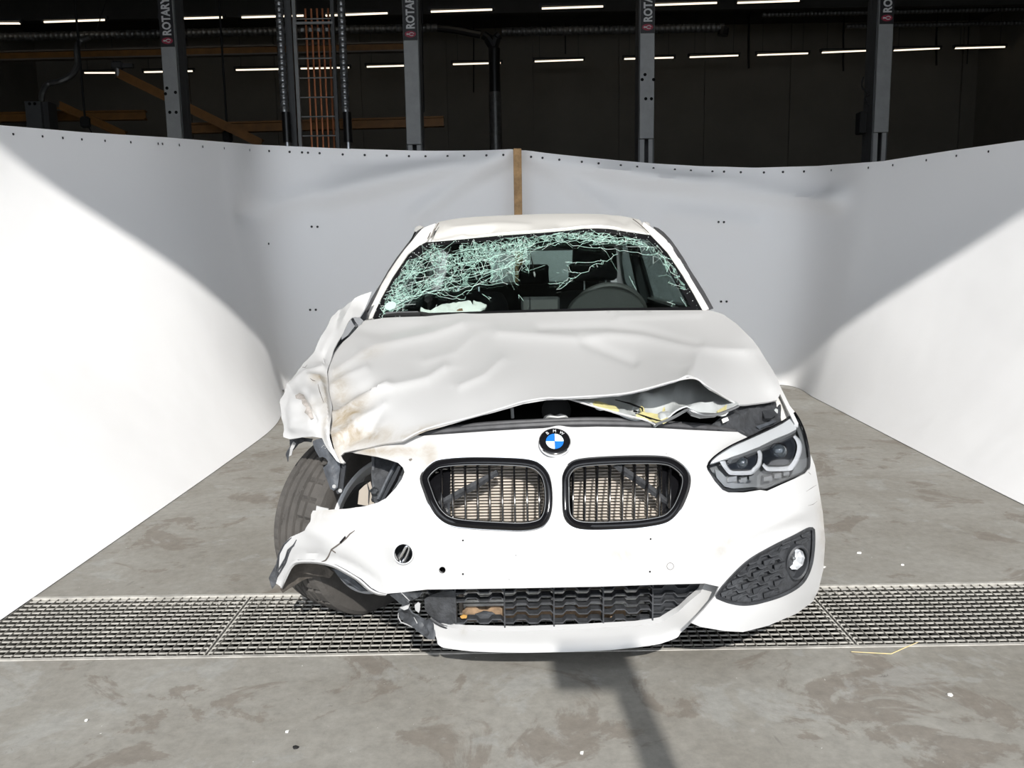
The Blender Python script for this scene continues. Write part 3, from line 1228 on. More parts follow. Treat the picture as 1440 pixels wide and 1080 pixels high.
# thin cables and conduits
for pts, r, Y, lab in (([(150, 0), (143, 20), (136, 42)], 0.008, 15.0, 'thin pale cable hanging high at the left'),
                       ([(594, 0), (594, 60), (596, 158)], 0.014, 16.0, 'dark cable hanging right of the second lift column'),
                       ([(582, 92), (590, 95), (592, 108), (594, 215)], 0.018, 14.0, 'dark conduit bending down behind the second lift column'),
                       ([(666, 50), (666, 130)], 0.02, 26.8, 'dark hanger rod left of the branching duct'),
                       ([(795, 50), (795, 76)], 0.02, 26.8, 'dark hanger rod in the middle of the back wall'),
                       ([(1053, 45), (1053, 96)], 0.035, 26.5, 'dark drop rod right of the third lift column'),
                       ([(1186, 50), (1186, 100)], 0.03, 26.5, 'dark drop rod left of the rightmost lift column'),
                       ([(1317, 46), (1317, 92)], 0.03, 26.5, 'dark drop rod right of the rightmost lift column'),
                       ([(1362, 46), (1360, 90)], 0.02, 26.5, 'dark drop rod near the right edge of the hall')):
    b = MB()
    top = P(*pts[0], Y)
    b.tube([(top[0], top[1], HZ - 0.002)] + [P(u, v_, Y) for u, v_ in pts], r, 5)
    tag(b.obj('hanging_cable', 'cable'), lab, 'cable')

# fluorescent tubes: two rows hanging below the ceiling
ROW1 = [(-95, 33, 28, 33), (62, 31, 148, 28), (226, 27, 313, 24.5), (340, 24.5, 427, 22), (458, 22, 545, 18.5), (606, 16.5, 692, 13.5), (762, 12, 848, 9),
        (921, 7, 1008, 4), (1037, 4, 1124, 1)]
ROW2 = [(119, 102.5, 165, 102.5), (203, 101.5, 271, 100), (332, 98.5, 400, 97), (423, 96.5, 491, 95), (516, 94, 583, 92), (637, 90.5, 704, 88.5), (752, 86.5, 820, 84),
        (878, 83, 947, 81), (970, 80.5, 1038, 78), (1065, 77.5, 1136, 75), (1156, 74, 1224, 71), (1257, 71, 1321, 68), (1343, 68, 1413, 66), (1435, 66, 1505, 63)]
ORD = ['first', 'second', 'third', 'fourth', 'fifth', 'sixth', 'seventh', 'eighth', 'ninth', 'tenth', 'eleventh', 'twelfth', 'thirteenth', 'fourteenth']
for row, Y, rn in ((ROW1, 20.0, 'nearer, higher'), (ROW2, 25.7, 'farther, lower')):
    for k, (u0, v0, u1, v1) in enumerate(row):
        a, c = P(u0, v0, Y), P(u1, v1, Y)
        m_ = (a + c) / 2
        g = empty('fluorescent_lamp', m_, 'lit fluorescent tube lamp, %s from the left in the %s row' % (ORD[k], rn), 'lamp', rn + ' row of fluorescent lamps')
        b = MB()
        b.tube([a, c], 0.021, 8)
        b.obj('tube', 'tube_light', g)
        b = MB()
        L_ = np.linalg.norm(c - a)
        b.box(m_ + np.array([0, 0, 0.06]), (L_ + 0.12, 0.09, 0.06))
        for s in (-1, 1):
            b.box(m_ + np.array([s * (L_ / 2 + 0.03), 0, 0.02]), (0.05, 0.06, 0.07))
        b.obj('housing', 'lamp_body', g, smooth=None)
        for s in (-1, 1):
            b = MB()
            b.tube([m_ + np.array([s * L_ * 0.4, 0, 0.08]), np.array([m_[0] + s * L_ * 0.4, Y, HZ - 0.002])], 0.008, 4)
            b.obj('hanger', 'lamp_body', g)

# unseen post with a short arm, added behind the camera to throw the shadow on the floor in front of the bumper
yp = -1.1
xp = 0.335 + math.tan(SUN_AZ) * (1.8 - yp)
hp = (2.36 - yp) * math.tan(SUN_EL)
g = empty('shadow_post', (xp, yp, 0), 'slim steel post with a short arm, added behind the viewpoint to cast a shadow', 'post')
b = MB()
b.tube([(xp, yp, 0), (xp, yp, hp)], [0.055, 0.042], 12)
b.obj('pole', 'steel_grey', g)
b = MB()
b.box((xp - 0.10, yp, hp - 0.055), (0.20, 0.06, 0.11))
b.obj('arm', 'steel_grey', g, smooth=None)

# a straw and small chips on the floor
b = MB()
b.tube([ground(1197, 916.5, 0.004), ground(1253, 919.5, 0.003), ground(1272, 911, 0.006), ground(1291, 903, 0.012)], [0.0012, 0.0018, 0.0018, 0.001], 5)
tag(b.obj('dry_straw', 'straw'), 'bent yellow straw lying across the front edge of the drain at the right', 'straw')
for u, v_, r, lab in ((121, 1014, 0.006, 'tiny pale chip on the floor low at the left'), (404, 1030, 0.005, 'tiny pale chip on the floor below the wheel'),
                      (1208, 655 + 123, 0.012, 'white flake on the floor right of the fog lamp'), (1158, 798, 0.008, 'white chip on the floor beside the bumper corner'),
                      (1336, 978, 0.008, 'white chip on the concrete near the right edge'), (818, 1060, 0.006, 'tiny white chip on the floor by the post shadow'),
                      (1269, 795, 0.007, 'tiny white chip on the floor behind the right drain grate'), (415, 1052, 0.008, 'small dark pebble on the floor at the bottom left')):
    c = ground(u, v_)
    b = MB()
    ring = [c + np.array([math.cos(a) * r * random.uniform(.6, 1.2), math.sin(a) * r * random.uniform(.5, 1.0), 0.0005]) for a in np.linspace(0, 2 * math.pi, 7, False)]
    b.plate(ring, (0.001, 0, 0.004))
    tag(b.obj('paint_chip' if 'pebble' not in lab else 'pebble', 'chip' if 'pebble' not in lab else 'cable', smooth=None), lab, 'debris')

# ================================================================== THE CAR
CX0 = 0.12
car = empty('car', (CX0, 4.2, 0), 'white crashed hatchback with crumpled bonnet, shattered windscreen and one empty headlamp hole', 'car')

# ---------------------------------------------------------------- depth fields of the front
DB = TPS([(785, 602, 2.25), (780, 623, 2.215), (785, 690, 2.13), (785, 750, 2.085), (785, 800, 2.07), (785, 826, 2.08),
          (660, 606, 2.28), (660, 690, 2.165), (660, 800, 2.10), (905, 603, 2.275), (905, 690, 2.16), (905, 800, 2.095),
          (600, 612, 2.31), (590, 690, 2.19), (590, 820, 2.13), (1000, 606, 2.36), (985, 690, 2.20), (1000, 760, 2.13), (1000, 830, 2.12), (985, 822, 2.115),
          (1051, 615, 2.44), (1060, 693, 2.245), (1060, 760, 2.18), (1060, 880, 2.15), (1110, 680, 2.33), (1110, 740, 2.27), (1110, 862, 2.24),
          (1136, 660, 2.44), (1140, 700, 2.385), (1143, 760, 2.365), (1138, 840, 2.36), (1150, 680, 2.49), (1157, 730, 2.47), (1160, 770, 2.47),
          (1155, 810, 2.45), (1143, 846, 2.40), (566, 612, 2.33), (500, 625, 2.41), (483, 634, 2.44), (530, 830, 2.17), (500, 720, 2.22), (440, 720, 2.33),
          (410, 760, 2.37), (390, 800, 2.42), (394, 826, 2.43), (440, 790, 2.30), (544, 835, 2.15), (568, 660, 2.27)])
DHOOD = TPS([(515, 449, 3.45), (640, 443, 3.33), (760, 439, 3.28), (860, 437, 3.31), (995, 436, 3.44), (1022, 452, 3.30), (1045, 475, 3.10), (1068, 505, 2.93),
             (1085, 530, 2.78), (1098, 560, 2.66), (1093, 568, 2.62), (1060, 567, 2.55), (1037, 569, 2.47), (1010, 552, 2.42), (980, 533, 2.38), (965, 532, 2.36),
             (910, 546, 2.335), (870, 554, 2.325), (792, 559, 2.32), (736, 565, 2.315), (663, 586, 2.305), (599, 603, 2.29), (566, 619, 2.295), (519, 629, 2.36),
             (484, 636, 2.40), (478, 651, 2.39), (467, 617, 2.42), (464, 600, 2.46), (466, 575, 2.56), (461, 547, 2.72), (460, 525, 2.84), (468, 501, 3.0),
             (482, 481, 3.16), (499, 463, 3.32), (780, 500, 2.75), (650, 510, 2.74), (900, 500, 2.76), (1000, 500, 2.84), (560, 520, 2.74), (700, 545, 2.44), (560, 580, 2.42)])
DFEN = TPS([(523, 410, 3.50), (499, 418, 3.44), (480, 436, 3.33), (466, 447, 3.27), (441, 494, 3.05), (427, 510, 2.98), (411, 538, 2.84), (393, 562, 2.74),
            (397, 580, 2.66), (399, 615, 2.60), (425, 615, 2.50), (453, 616, 2.43), (473, 648, 2.37), (467, 617, 2.41), (464, 600, 2.44), (466, 575, 2.53),
            (461, 547, 2.68), (460, 525, 2.80), (467, 500, 2.96), (481, 472, 3.13), (494, 450, 3.29), (512, 436, 3.40), (430, 560, 2.54), (440, 590, 2.46), (420, 590, 2.53)])
DLAMP = TPS([(993, 656, 2.265), (1016, 689, 2.235), (1046, 693, 2.25), (1078, 690, 2.285), (1119, 672, 2.385), (1139, 650, 2.47), (1134, 611, 2.56), (1118, 580, 2.70),
             (1100, 592, 2.62), (1055, 613, 2.43), (1028, 625, 2.345), (1008, 638, 2.295), (1070, 650, 2.31)])
DGLS = TPS([(527, 447, 3.50), (640, 443, 3.38), (760, 439, 3.33), (860, 437, 3.36), (985, 437, 3.49), (552, 391, 3.72), (590, 345, 4.0), (700, 333, 3.95), (760, 328, 3.93),
            (830, 322, 3.95), (915, 330, 4.02), (955, 385, 3.72), (770, 385, 3.61), (650, 390, 3.65), (870, 390, 3.64)])

# outlines in photo pixels
LAMP = [(993.5, 656), (996.5, 649), (1008, 638), (1028.6, 625), (1055, 613), (1077, 603), (1099.5, 592), (1117, 579.5), (1120.5, 582), (1127, 593), (1134, 611), (1139, 636),
        (1139.5, 656), (1133, 665.5), (1119, 672.5), (1099.5, 681), (1078.6, 690.5), (1069, 689), (1046.7, 692.6), (1024.4, 692.6), (1016, 689), (1005, 676.7), (995, 661)]
KL = [(591.5, 674.5), (595.6, 663), (606.7, 652), (620.6, 646.3), (659, 643.2), (715, 644), (745.5, 646.7), (761, 653.6), (772, 667.5), (776.8, 688), (776.8, 713), (772, 730),
      (761, 741), (736, 746), (701, 745), (659.4, 742.5), (631.7, 738), (615, 727), (604, 710.5), (597, 692.5)]
KR = [(789.8, 685), (790.7, 667), (801.4, 651.7), (819.7, 645.5), (865.5, 642.3), (911.4, 641.5), (936.7, 643), (951.5, 648.5), (964.5, 659.5), (970, 671), (968.8, 687), (961.5, 707), (952, 723),
      (936.7, 735), (908, 741), (880, 743.5), (835, 745), (810.5, 742.7), (796.8, 734), (790.7, 719)]
KL, KR = cr(KL, 5, True), cr(KR, 5, True)
FOG = cr([(1005.5, 838), (1019, 819), (1049, 789), (1083, 768.5), (1118.5, 751), (1136, 741.8), (1144.5, 742), (1146.6, 749), (1146, 774), (1141.4, 799.6), (1129, 822),
          (1103.7, 838), (1071, 848.5), (1049, 852), (1029.6, 850), (1012, 844)], 5, True)
TOW = [(567.3 + 14.6 * math.cos(a), 778.6 + 15.2 * math.sin(a)) for a in np.linspace(0, 2 * math.pi, 28, False)]
SENS = [(622.0 + 4.6 * math.cos(a), 801.6 + 4.6 * math.sin(a)) for a in np.linspace(0, 2 * math.pi, 16, False)]

ARCH = [(544.7, 835), (533.7, 833.5), (521, 827.5), (507, 815), (489.6, 804), (472, 794.5), (456, 789.5), (439, 787.5), (417, 788), (407.8, 793), (400, 807), (394, 826)]
BUMP = [(483, 634), (500, 624), (540, 614), (566, 611), (594, 612.8), (628, 610.5), (684.4, 606.5), (735, 603.5), (790, 601.2), (840, 600), (875, 600.5), (930, 602.3), (975, 604.8),
        (1037.5, 607.5), (1051, 614.6)] + [(1028.6, 625), (1008, 638), (996.5, 649), (993.5, 656), (995, 661), (1005, 676.7), (1016, 689), (1024.4, 692.6), (1046.7, 692.6), (1069, 689),
        (1078.6, 690.5), (1099.5, 681), (1119, 672.5), (1133, 665.5), (1139.5, 656), (1140.5, 640)] + \
       [(1146, 655), (1150.5, 680), (1157, 720), (1160.5, 760), (1158, 800), (1151, 830), (1143, 846), (1120, 863), (1080, 880), (1045, 888.8), (1020, 887.5), (985, 881.5), (972, 876),
        (990, 857), (1005.5, 838), (1011, 825), (991, 820.5), (920, 822.3), (840, 825), (740, 827), (640, 828.5), (600, 829), (566, 833)] + ARCH + \
       [(387, 821), (390.5, 808.6), (393.6, 775.6), (399, 765), (409, 755), (430, 746), (437.7, 733.5), (437.5, 723.6), (440, 718), (461, 717), (483, 714), (497, 710.8), (511.7, 710), (531, 706.4),
        (543, 700.5), (556.6, 686), (564.7, 674), (568.8, 663.8), (566.8, 657.7), (559.6, 650.6), (545, 646), (529, 642), (500, 637.5)]


def bump_dirt(q):
    return np.clip(blob(q, (604, 642), (12, 34), .55) + blob(q, (570, 636), (34, 9), .7) + blob(q, (520, 634), (34, 7), .9) + blob(q, (877, 780), (26, 13), .6)
                   + blob(q, (1022, 757), (14, 9), .5) + blob(q, (1012, 776), (8, 8), .5) + blob(q, (1160, 720), (9, 70), .8) + blob(q, (448, 728), (14, 10), .4)
                   + blob(q, (460, 716), (16, 4), .4) + blob(q, (685, 780), (5, 10), .3), 0, 1)


BDENT = [('c', [(395, 818), (402, 798), (412, 784), (440, 779), (470, 785), (500, 800), (525, 820)], 5, -0.010),
         ('g', [(495, 712), (520, 745), (540, 800)], 22, -0.012), ('g', [(440, 745), (470, 760), (460, 780)], 12, 0.008),
         ('g', [(785, 600), (785, 745)], 12, 0.010), ('g', [(1000, 762), (1080, 737), (1122, 722)], 13, 0.006), ('g', [(1000, 800), (1080, 752), (1122, 736)], 9, -0.005)]
bumper = panel('front_bumper', BUMP, DB, 'paint', car, holes=[inset(KL, 1.5), inset(KR, 1.5), inset(FOG, 1.0), TOW, SENS], step=7, thick=0.006, dents=BDENT, dirt_shade=bump_dirt, edge_step=4)
DBS = surf(bumper, DB)

# ---------------------------------------------------------------- broken left corner of the bumper
q = np.array(ARCH)
q2 = inset(np.vstack([q, [(394, 900), (540, 900)]]), 0)[:len(q)]
lo = [(542, 838), (531, 837), (518, 831), (504, 818.5), (487, 808), (470, 799), (455, 794.5), (439, 792.5), (420, 793), (411.5, 798), (404.5, 811), (397, 828)]
b = MB()
A_ = px3(cr(q, 4), DB, 0.002)
B_ = px3(cr((q + np.array(lo)) / 2, 4), DB, -0.004)
C_ = px3(cr(lo, 4), DB, 0.004)
D_ = px3(cr(lo, 4), DB, 0.03)
b.loft([A_, B_, C_, D_], False)
b.obj('arch_lip', 'paint', car, smooth=60)
panel('torn_flap', [(398, 770), (391, 788), (380, 808), (378, 813), (383, 828), (388, 822), (391, 808), (394, 780)], lambda x: np.full(len(x), 2.46), 'torn_plastic', car, step=6, rough=[(9, .006, None)])
panel('arch_liner', [(408, 795), (422, 791), (445, 792), (462, 798), (470, 805), (463, 813), (452, 811), (432, 813.5), (414, 823), (398, 834), (394, 829), (403, 808)],
      TPS([(408, 795, 2.45), (470, 805, 2.42), (432, 813, 2.50), (396, 832, 2.44), (440, 800, 2.50)]), 'liner', car, step=5, rough=[(12, .01, None)])
panel('arch_liner', [(466, 800), (480, 803), (497, 814), (512, 828), (520, 832), (508, 832), (492, 824), (478, 812)], lambda x: np.full(len(x), 2.40), 'bracket', car, step=5, rough=[(9, .01, None)])


def strokes(name, lines, r, m, parent, depth=DBS, off=-0.0005, n=5, label=None):
    """each line becomes a fine cord of its own lying on the surface"""
    for l in lines:
        b = MB()
        rr = np.full(len(l), r)
        if len(l) > 2:
            rr[0] = rr[-1] = r * 0.4
        b.tube(px3(l, depth, off), list(rr), n)
        b.obj(name, m, parent, label=label)


strokes('crack_line', [[(499, 746), (492, 751), (487, 757), (481, 762), (473, 768), (466, 773), (462, 782), (458, 788), (452, 790)], [(466, 773), (472, 777)]], 0.0022, 'scratch', bumper)
strokes('crack_line', [[(486, 755), (479, 763)]], 0.004, 'gloss_black', bumper)
strokes('split_edge', [[(417, 759), (413, 767), (405, 774), (401, 786), (394, 798), (390, 804)], [(410, 756), (400, 765), (393, 778), (389, 795), (388, 805)],
                       [(414, 764), (406, 778), (402, 790), (394, 804), (389, 812)]], 0.0032, 'torn_plastic', bumper)
strokes('scratch_mark', [[(1134, 691), (1141, 686.5), (1148, 682)], [(1136.5, 711), (1143, 709.5), (1149, 705)], [(1137, 664), (1140, 667)]], 0.0007, 'scratch', bumper)
panel('broken_tab', [(444, 719), (445, 711.5), (452, 713.5), (462, 715.5), (462, 719)], lambda x: np.full(len(x), 2.36), 'paint', car, step=5)

# tow-eye hole, sensor hole, sensor, screw holes
b = MB()
tw = np.array(TOW)
b.loft([px3(tw, DB, -0.002), px3(inset(tw, 2.0), DB, -0.004), px3(inset(tw, 2.6), DB, 0.004), px3(inset(tw, 2.6), DB, 0.05), px3(inset(tw, 12), DB, 0.055)], True)
o = b.obj('tow_eye_recess', 'black_plastic', car)
b = MB()
rl = np.array([(572, 791), (577, 787), (580.5, 779), (578, 771)])
b.loft([px3(tw, DB, -0.0045), px3(inset(tw, 1.6), DB, -0.005)], True)
b.obj('rim', 'satin_silver', o)
b = MB()
b.tube(px3(cr([(563, 791), (562, 786), (566, 778), (571, 769), (575, 768), (575.5, 773), (572, 782), (567, 791)], 5, False), DB, 0.006), 0.0045, 8)
b.obj('loop', 'chrome', o)
b = MB()
sp = np.array(SENS)
b.loft([px3(sp, DB, -0.001), px3(inset(sp, 0.8), DB, 0.002), px3(inset(sp, 0.9), DB, 0.03), px3(inset(sp, 4), DB, 0.032)], True)
b.obj('sensor_hole', 'pit_black', bumper)
ring = np.array([(942.6 + 4.8 * math.cos(a), 796.3 + 4.8 * math.sin(a)) for a in np.linspace(0, 2 * math.pi, 20, False)])
b = MB()
b.tube(px3(ring, DB, -0.0008), 0.0006, 5, True)
b.obj('sensor_gap', 'scratch', bumper)
for u, v_, r in ((651, 760, 1.3), (651, 807.3, 1.4), (915, 758, 1.3), (914, 804, 1.4), (725.5, 781, .6), (937, 638, .6), (716, 815, .5)):
    b = MB()
    rg = [(u + r * math.cos(a), v_ + r * math.sin(a)) for a in np.linspace(0, 2 * math.pi, 10, False)]
    b.loft([px3(rg, DB, -0.0012), px3(inset(np.array(rg), r * .9), DB, -0.0006)], True)
    b.obj('screw_hole', 'pit_black', bumper)

# ---------------------------------------------------------------- emblem
c0 = px3([(780, 623)], DBS, -0.003)[0]
ux = px3([(790, 623)], DB)[0] - px3([(770, 623)], DB)[0]
uy = px3([(780, 613)], DB)[0] - px3([(780, 633)], DB)[0]
nz_ = np.cross(ux, uy)
nz_ /= np.linalg.norm(nz_)
if nz_ @ (CAM - c0) < 0:
    nz_ = -nz_
ex = ux / np.linalg.norm(ux)
ey = np.cross(nz_, ex)
M = Matrix([[ex[k], ey[k], nz_[k], (c0 + nz_ * 0.004)[k]] for k in range(3)] + [[0, 0, 0, 1]])
ER = 0.0415
b = MB()
b.lathe([(ER, -0.006), (ER, 0.002), (ER * 0.97, 0.0045), (ER * 0.92, 0.0055), (ER * 0.60, 0.0055), (ER * 0.58, 0.004), (0.0001, 0.004)], M, 48)
emb = b.obj('emblem', 'gloss_black', car)
b = MB()
b.lathe([(ER * 1.04, -0.006), (ER * 1.04, 0.003), (ER * 1.0, 0.0048), (ER * 0.97, 0.0046)], M, 48)
b.obj('rim', 'chrome', emb)
for k in range(4):
    b = MB()
    a0 = k * math.pi / 2
    arc = [M @ Vector((ER * 0.575 * math.cos(a), ER * 0.575 * math.sin(a), 0.0055)) for a in np.linspace(a0 + 0.012, a0 + math.pi / 2 - 0.012, 12)]
    b.plate([M @ Vector((0.0006 * math.cos(a0 + .78), 0.0006 * math.sin(a0 + .78), 0.0055))] + arc, -nz_ * 0.002)
    b.obj('quadrant', 'emblem_white' if k in (0, 2) else 'emblem_blue', emb, smooth=None)
for ch, a in (('B', 2.22), ('M', math.pi / 2), ('W', 0.92)):
    v, f = text_mesh(ch, 0.0125, 0.0004, 0.0)
    v[:, 0] -= (v[:, 0].min() + v[:, 0].max()) / 2
    v[:, 1] -= (v[:, 1].min() + v[:, 1].max()) / 2
    rot = a - math.pi / 2
    rc = ER * 0.775
    vv = [M @ Vector((rc * math.cos(a) + x * math.cos(rot) - y * math.sin(rot), rc * math.sin(a) + x * math.sin(rot) + y * math.cos(rot), 0.0062 + z)) for x, y, z in v]
    obj('letter', vv, f, 'satin_silver', emb, smooth=None)

# ---------------------------------------------------------------- kidney grilles
SL = [(620.5, 0.8), (636.5, 1.2), (654, 1.4), (671.5, 1.5), (688.5, 1.6), (706.2, 1.7), (723.5, 1.7), (741, 1.7), (758, 1.6)]
SR = [(806, -1.2), (823, -1.4), (840, -1.5), (858, -1.6), (876, -1.6), (893, -1.6), (911, -1.6), (928, -1.4), (943, -1.0)]
for KK, SS in ((KL, SL), (KR, SR)):
    k2 = uniform(KK, 96)
    b = MB()
    loops = [(-1.2, .001), (0.8, -.009), (4.5, -.013), (8.0, -.011), (10.5, -.004), (12.5, .01), (13.5, .055)]
    b.loft([px3(inset(k2, d), DB, o_) for d, o_ in loops], True)
    gr = b.obj('kidney_grille', 'gloss_black', car, smooth=50)
    b = MB()
    b.tube(px3(inset(k2, -0.6), DB, -0.002), 0.0016, 6, True)
    b.obj('chrome_edge', 'chrome', gr)
    b = MB()
    b.tube(px3(inset(k2, 10.3), DB, -0.005), 0.0012, 6, True)
    b.obj('inner_bead', 'lamp_grey', gr)
    inn = inset(k2, 11.5)
    for x, lean in SS:
        ys = np.linspace(640, 750, 400)
        ins = inpoly(np.stack([np.full(400, x), ys], 1), inn)
        if not ins.any():
            continue
        y0, y1 = ys[ins].min(), ys[ins].max()
        b = MB()
        pts = []
        for t in np.linspace(0, 1, 7):
            py = y0 + (y1 - y0) * t
            px_ = x + lean * (t - 0.4)
            c = px3([(px_, py)], DB, 0.012 - 0.010 * math.sin(math.pi * t))[0]
            pts.append([c + np.array([-0.0028, 0.002, 0]), c + np.array([-0.001, -0.003, 0]), c + np.array([0.001, -0.003, 0]), c + np.array([0.0028, 0.002, 0]), c + np.array([0.0028, 0.034, 0]), c + np.array([-0.0028, 0.034, 0])])
        b.loft(pts, True, True)
        b.obj('slat', 'gloss_black', gr, smooth=40)
    cheek = [(633, 650), (628, 649), (612, 654), (603, 663), (598, 676), (602, 692), (608, 708), (617, 723), (633, 733)] if KK is KL else [(931, 651), (944, 653), (956, 663), (962, 673), (960, 688), (953, 706), (945, 719), (931, 728)]
    panel('side_cheek', cheek, DB, 'gloss_black', gr, step=8, off=0.045)
# radiator behind
RY = 2.265
rx0, rx1 = P(600, 690, RY)[0], P(960, 690, RY)[0]
rz0, rz1 = P(780, 748, RY)[2] - 0.03, P(780, 640, RY)[2] - 0.005
b = MB()
b.cbox(((rx0 + rx1) / 2, RY + 0.03, (rz0 + rz1) / 2), (rx1 - rx0 + 0.1, 0.035, rz1 - rz0), 0.005)
rad = b.obj('radiator', 'radiator_core', car, smooth=None)
b = MB()
z = rz0 + 0.004
while z < rz1:
    b.box(((rx0 + rx1) / 2, RY + 0.005, z), (rx1 - rx0, 0.014, 0.0022))
    z += 0.0089
o = b.obj('cooling_fins', 'radiator_fin', rad, smooth=None)
o['kind'] = 'stuff'
for pts in ([(612, 712), (640, 697), (672, 680), (700, 664)], [(860, 650), (880, 664), (908, 683), (940, 708)]):
    b = MB()
    b.tube([P(u, v_, RY - 0.06) for u, v_ in pts], [0.008, 0.012, 0.012, 0.009], 6)
    b.obj('brace', 'dusty_plastic', car)
b = MB()
b.box(((rx0 + rx1) / 2, RY - 0.01, rz0 + 0.005), (rx1 - rx0, 0.06, 0.012))
b.box(((rx0 + rx1) / 2, RY + 0.05, rz1 - 0.02), (rx1 - rx0, 0.06, 0.012))
o = b.obj('air_shroud', 'black_plastic', car, smooth=None)
o['kind'] = 'stuff'

# ---------------------------------------------------------------- lower grille and lip
LIP = [(605.6, 869), (610, 873.5), (615, 876), (627.5, 881.5), (652.5, 886), (720, 887.8), (740, 887.5), (820, 884.5), (895.6, 880), (930.5, 875), (954, 860), (970, 845), (985, 833), (991, 821), (1011, 825),
       (1006, 837), (990, 857), (973, 875), (963, 885), (950, 894), (927, 902), (895, 907), (857, 910.5), (800, 913), (740, 914), (700, 913.6), (665, 912.3), (640, 910), (627.5, 908.5), (616, 903.5), (611, 890),
       (607.5, 877.5)]
DLIP = TPS([(605, 869, 2.215), (612, 895, 2.215), (740, 888, 2.175), (740, 914, 2.200), (860, 882, 2.180), (860, 910, 2.205), (930, 876, 2.195), (927, 902, 2.215), (990, 822, 2.169), (1009, 830, 2.179),
            (970, 850, 2.179), (973, 875, 2.194), (650, 886, 2.185), (650, 911, 2.210), (955, 888, 2.215)])
panel('front_lip', LIP, DLIP, 'paint', car, step=4, thick=0.02, dents=[('c', [(618, 906), (665, 912), (740, 914), (800, 913), (860, 910), (930, 902), (952, 892)], 2.5, 0.010)], dirt_shade=lambda q: blob(q, (652, 888), (4, 5), .5))
LG = [(597, 829), (640, 828), (740, 826.5), (840, 824.5), (991, 820), (986, 834), (955, 861), (931, 876), (896, 881), (740, 889), (652, 887), (615, 877), (600, 862)]
DLG = TPS([(600, 830, 2.200), (740, 827, 2.170), (740, 888, 2.182), (985, 825, 2.184), (931, 872, 2.200), (652, 885, 2.192), (600, 860, 2.205)])
lg = empty('lower_grille', px3([(780, 857)], DLG, 0.02)[0], None)
lg.parent = car
lg.location = ORG[lg] - ORG[car]


def zig(x0, x1, yb, amp, per, ph, slope=0.0):
    out = []
    x = x0
    xs = np.arange(x0, x1 + 1.0, 1.0)
    for x in xs:
        t = ((x - ph) / per) % 1.0
        if t < .36:
            y = 0
        elif t < .5:
            y = (t - .36) / .14
        elif t < .86:
            y = 1
        else:
            y = 1 - (t - .86) / .14
        out.append((x, yb + slope * (x - 780) + amp * (y - .5)))
    # keep only the corners
    k = [0]
    for i in range(1, len(out) - 1):
        if abs((out[i + 1][1] - out[i][1]) - (out[i][1] - out[i - 1][1])) > 0.05:
            k.append(i)
    k.append(len(out) - 1)
    return [out[i] for i in k]


def ledge(name, line, depth, parent, m, deep=0.03, thick=0.004, off=0.012, edge='satin_silver', mats2=True, drop=0.0):
    a = px3(line, depth, off)
    up = np.array([0, 0, thick])
    bk = np.array([0, deep, -drop])
    b = MB()
    b.loft([a, a + up, a + up + bk, a + bk], False)
    b.loft([a + bk, a], False)
    b.obj(name, m, parent, smooth=None)


rows = [(830, 575, 988, -.022), (841.5, 560, 984, -.026), (851.5, 709, 975, -.022), (862, 709, 962, -.014), (874.5, 628, 940, -.004)]
for k, (yb, x0, x1, sl) in enumerate(rows):
    if k == 1:
        x0 = 597
    if k == 0:
        x0 = 600
    ledge('mesh_bar', zig(x0, x1, yb, 5.2, 34.8, 692 + (17.4 if k % 2 else 0) * 0, sl), DLG, lg, 'dusty_plastic')
for u, y0, y1 in ((640.5, 829, 876), (709.5, 828, 887), (779, 827, 886), (848.5, 825, 884), (918, 823, 878)):
    a, c = px3([(u, y0)], DLG, 0.01)[0], px3([(u, y1)], DLG, 0.01)[0]
    b = MB()
    m_ = (a + c) / 2
    b.box((m_[0], m_[1] + 0.018, m_[2]), (0.004, 0.036, abs(a[2] - c[2])))
    b.obj('upright', 'dusty_plastic', lg, smooth=None)
# closed backing at both ends of the mesh
panel('closed_panel', [(918, 824), (990, 821), (985, 834), (955, 861), (931, 876), (918, 878)], DLG, 'black_plastic', lg, step=9, off=0.03, rough=[(14, .004, None)])
panel('closed_panel', [(597, 842), (606, 836), (622, 832), (640, 831), (642, 874), (630, 881), (618, 877), (606, 868), (598, 858)], DLG, 'dusty_plastic', lg, step=7, off=0.01, rough=[(12, .006, None)])
b = MB()
tr = cr([(606, 870), (616, 877), (628, 882), (652, 886), (740, 887.5), (896, 880), (931, 874), (955, 859), (986, 832), (991, 821)], 4)
b.tube(px3(tr, DLG, 0.004), 0.005, 6)
b.obj('surround', 'black_plastic', lg)
# intercooler and rusty beam seen through the mesh
iy = 2.30
b = MB()
for v_ in (833, 838, 843.5, 849, 853.5):
    a, c = P(652, v_ + 2, iy), P(905, v_ - 4, iy)
    b.box((a + c) / 2, (c[0] - a[0], 0.012, 0.0075))
o = b.obj('intercooler_tubes', 'intercooler', car, smooth=None)
o['kind'] = 'stuff'
a, c = P(645, 840, iy + .02), P(905, 832, iy + .02)
b = MB()
b.cbox(((a[0] + c[0]) / 2, iy + 0.04, (a[2] + c[2]) / 2), (c[0] - a[0], 0.04, 0.14), 0.01)
b.obj('intercooler', 'radiator_core', car, smooth=None)
a, c = P(650, 866, iy - .02), P(880, 862, iy - .02)
b = MB()
b.cbox(((a[0] + c[0]) / 2, iy + 0.0, (a[2] + c[2]) / 2), (c[0] - a[0], 0.05, 0.04), 0.01)
b.obj('rusty_crossmember', 'rusty', car, smooth=None)
panel('torn_bracket', [(664, 872), (668, 864), (680, 860), (692, 861), (702, 868), (700, 874)], lambda q: np.full(len(q), 2.225), 'torn_plastic', car, step=6, rough=[(8, .004, None)])
panel('amber_reflector', [(647, 867), (652, 864.5), (657, 866), (656, 869.5), (649, 870)], lambda q: np.full(len(q), 2.20), 'amber', car, step=5)

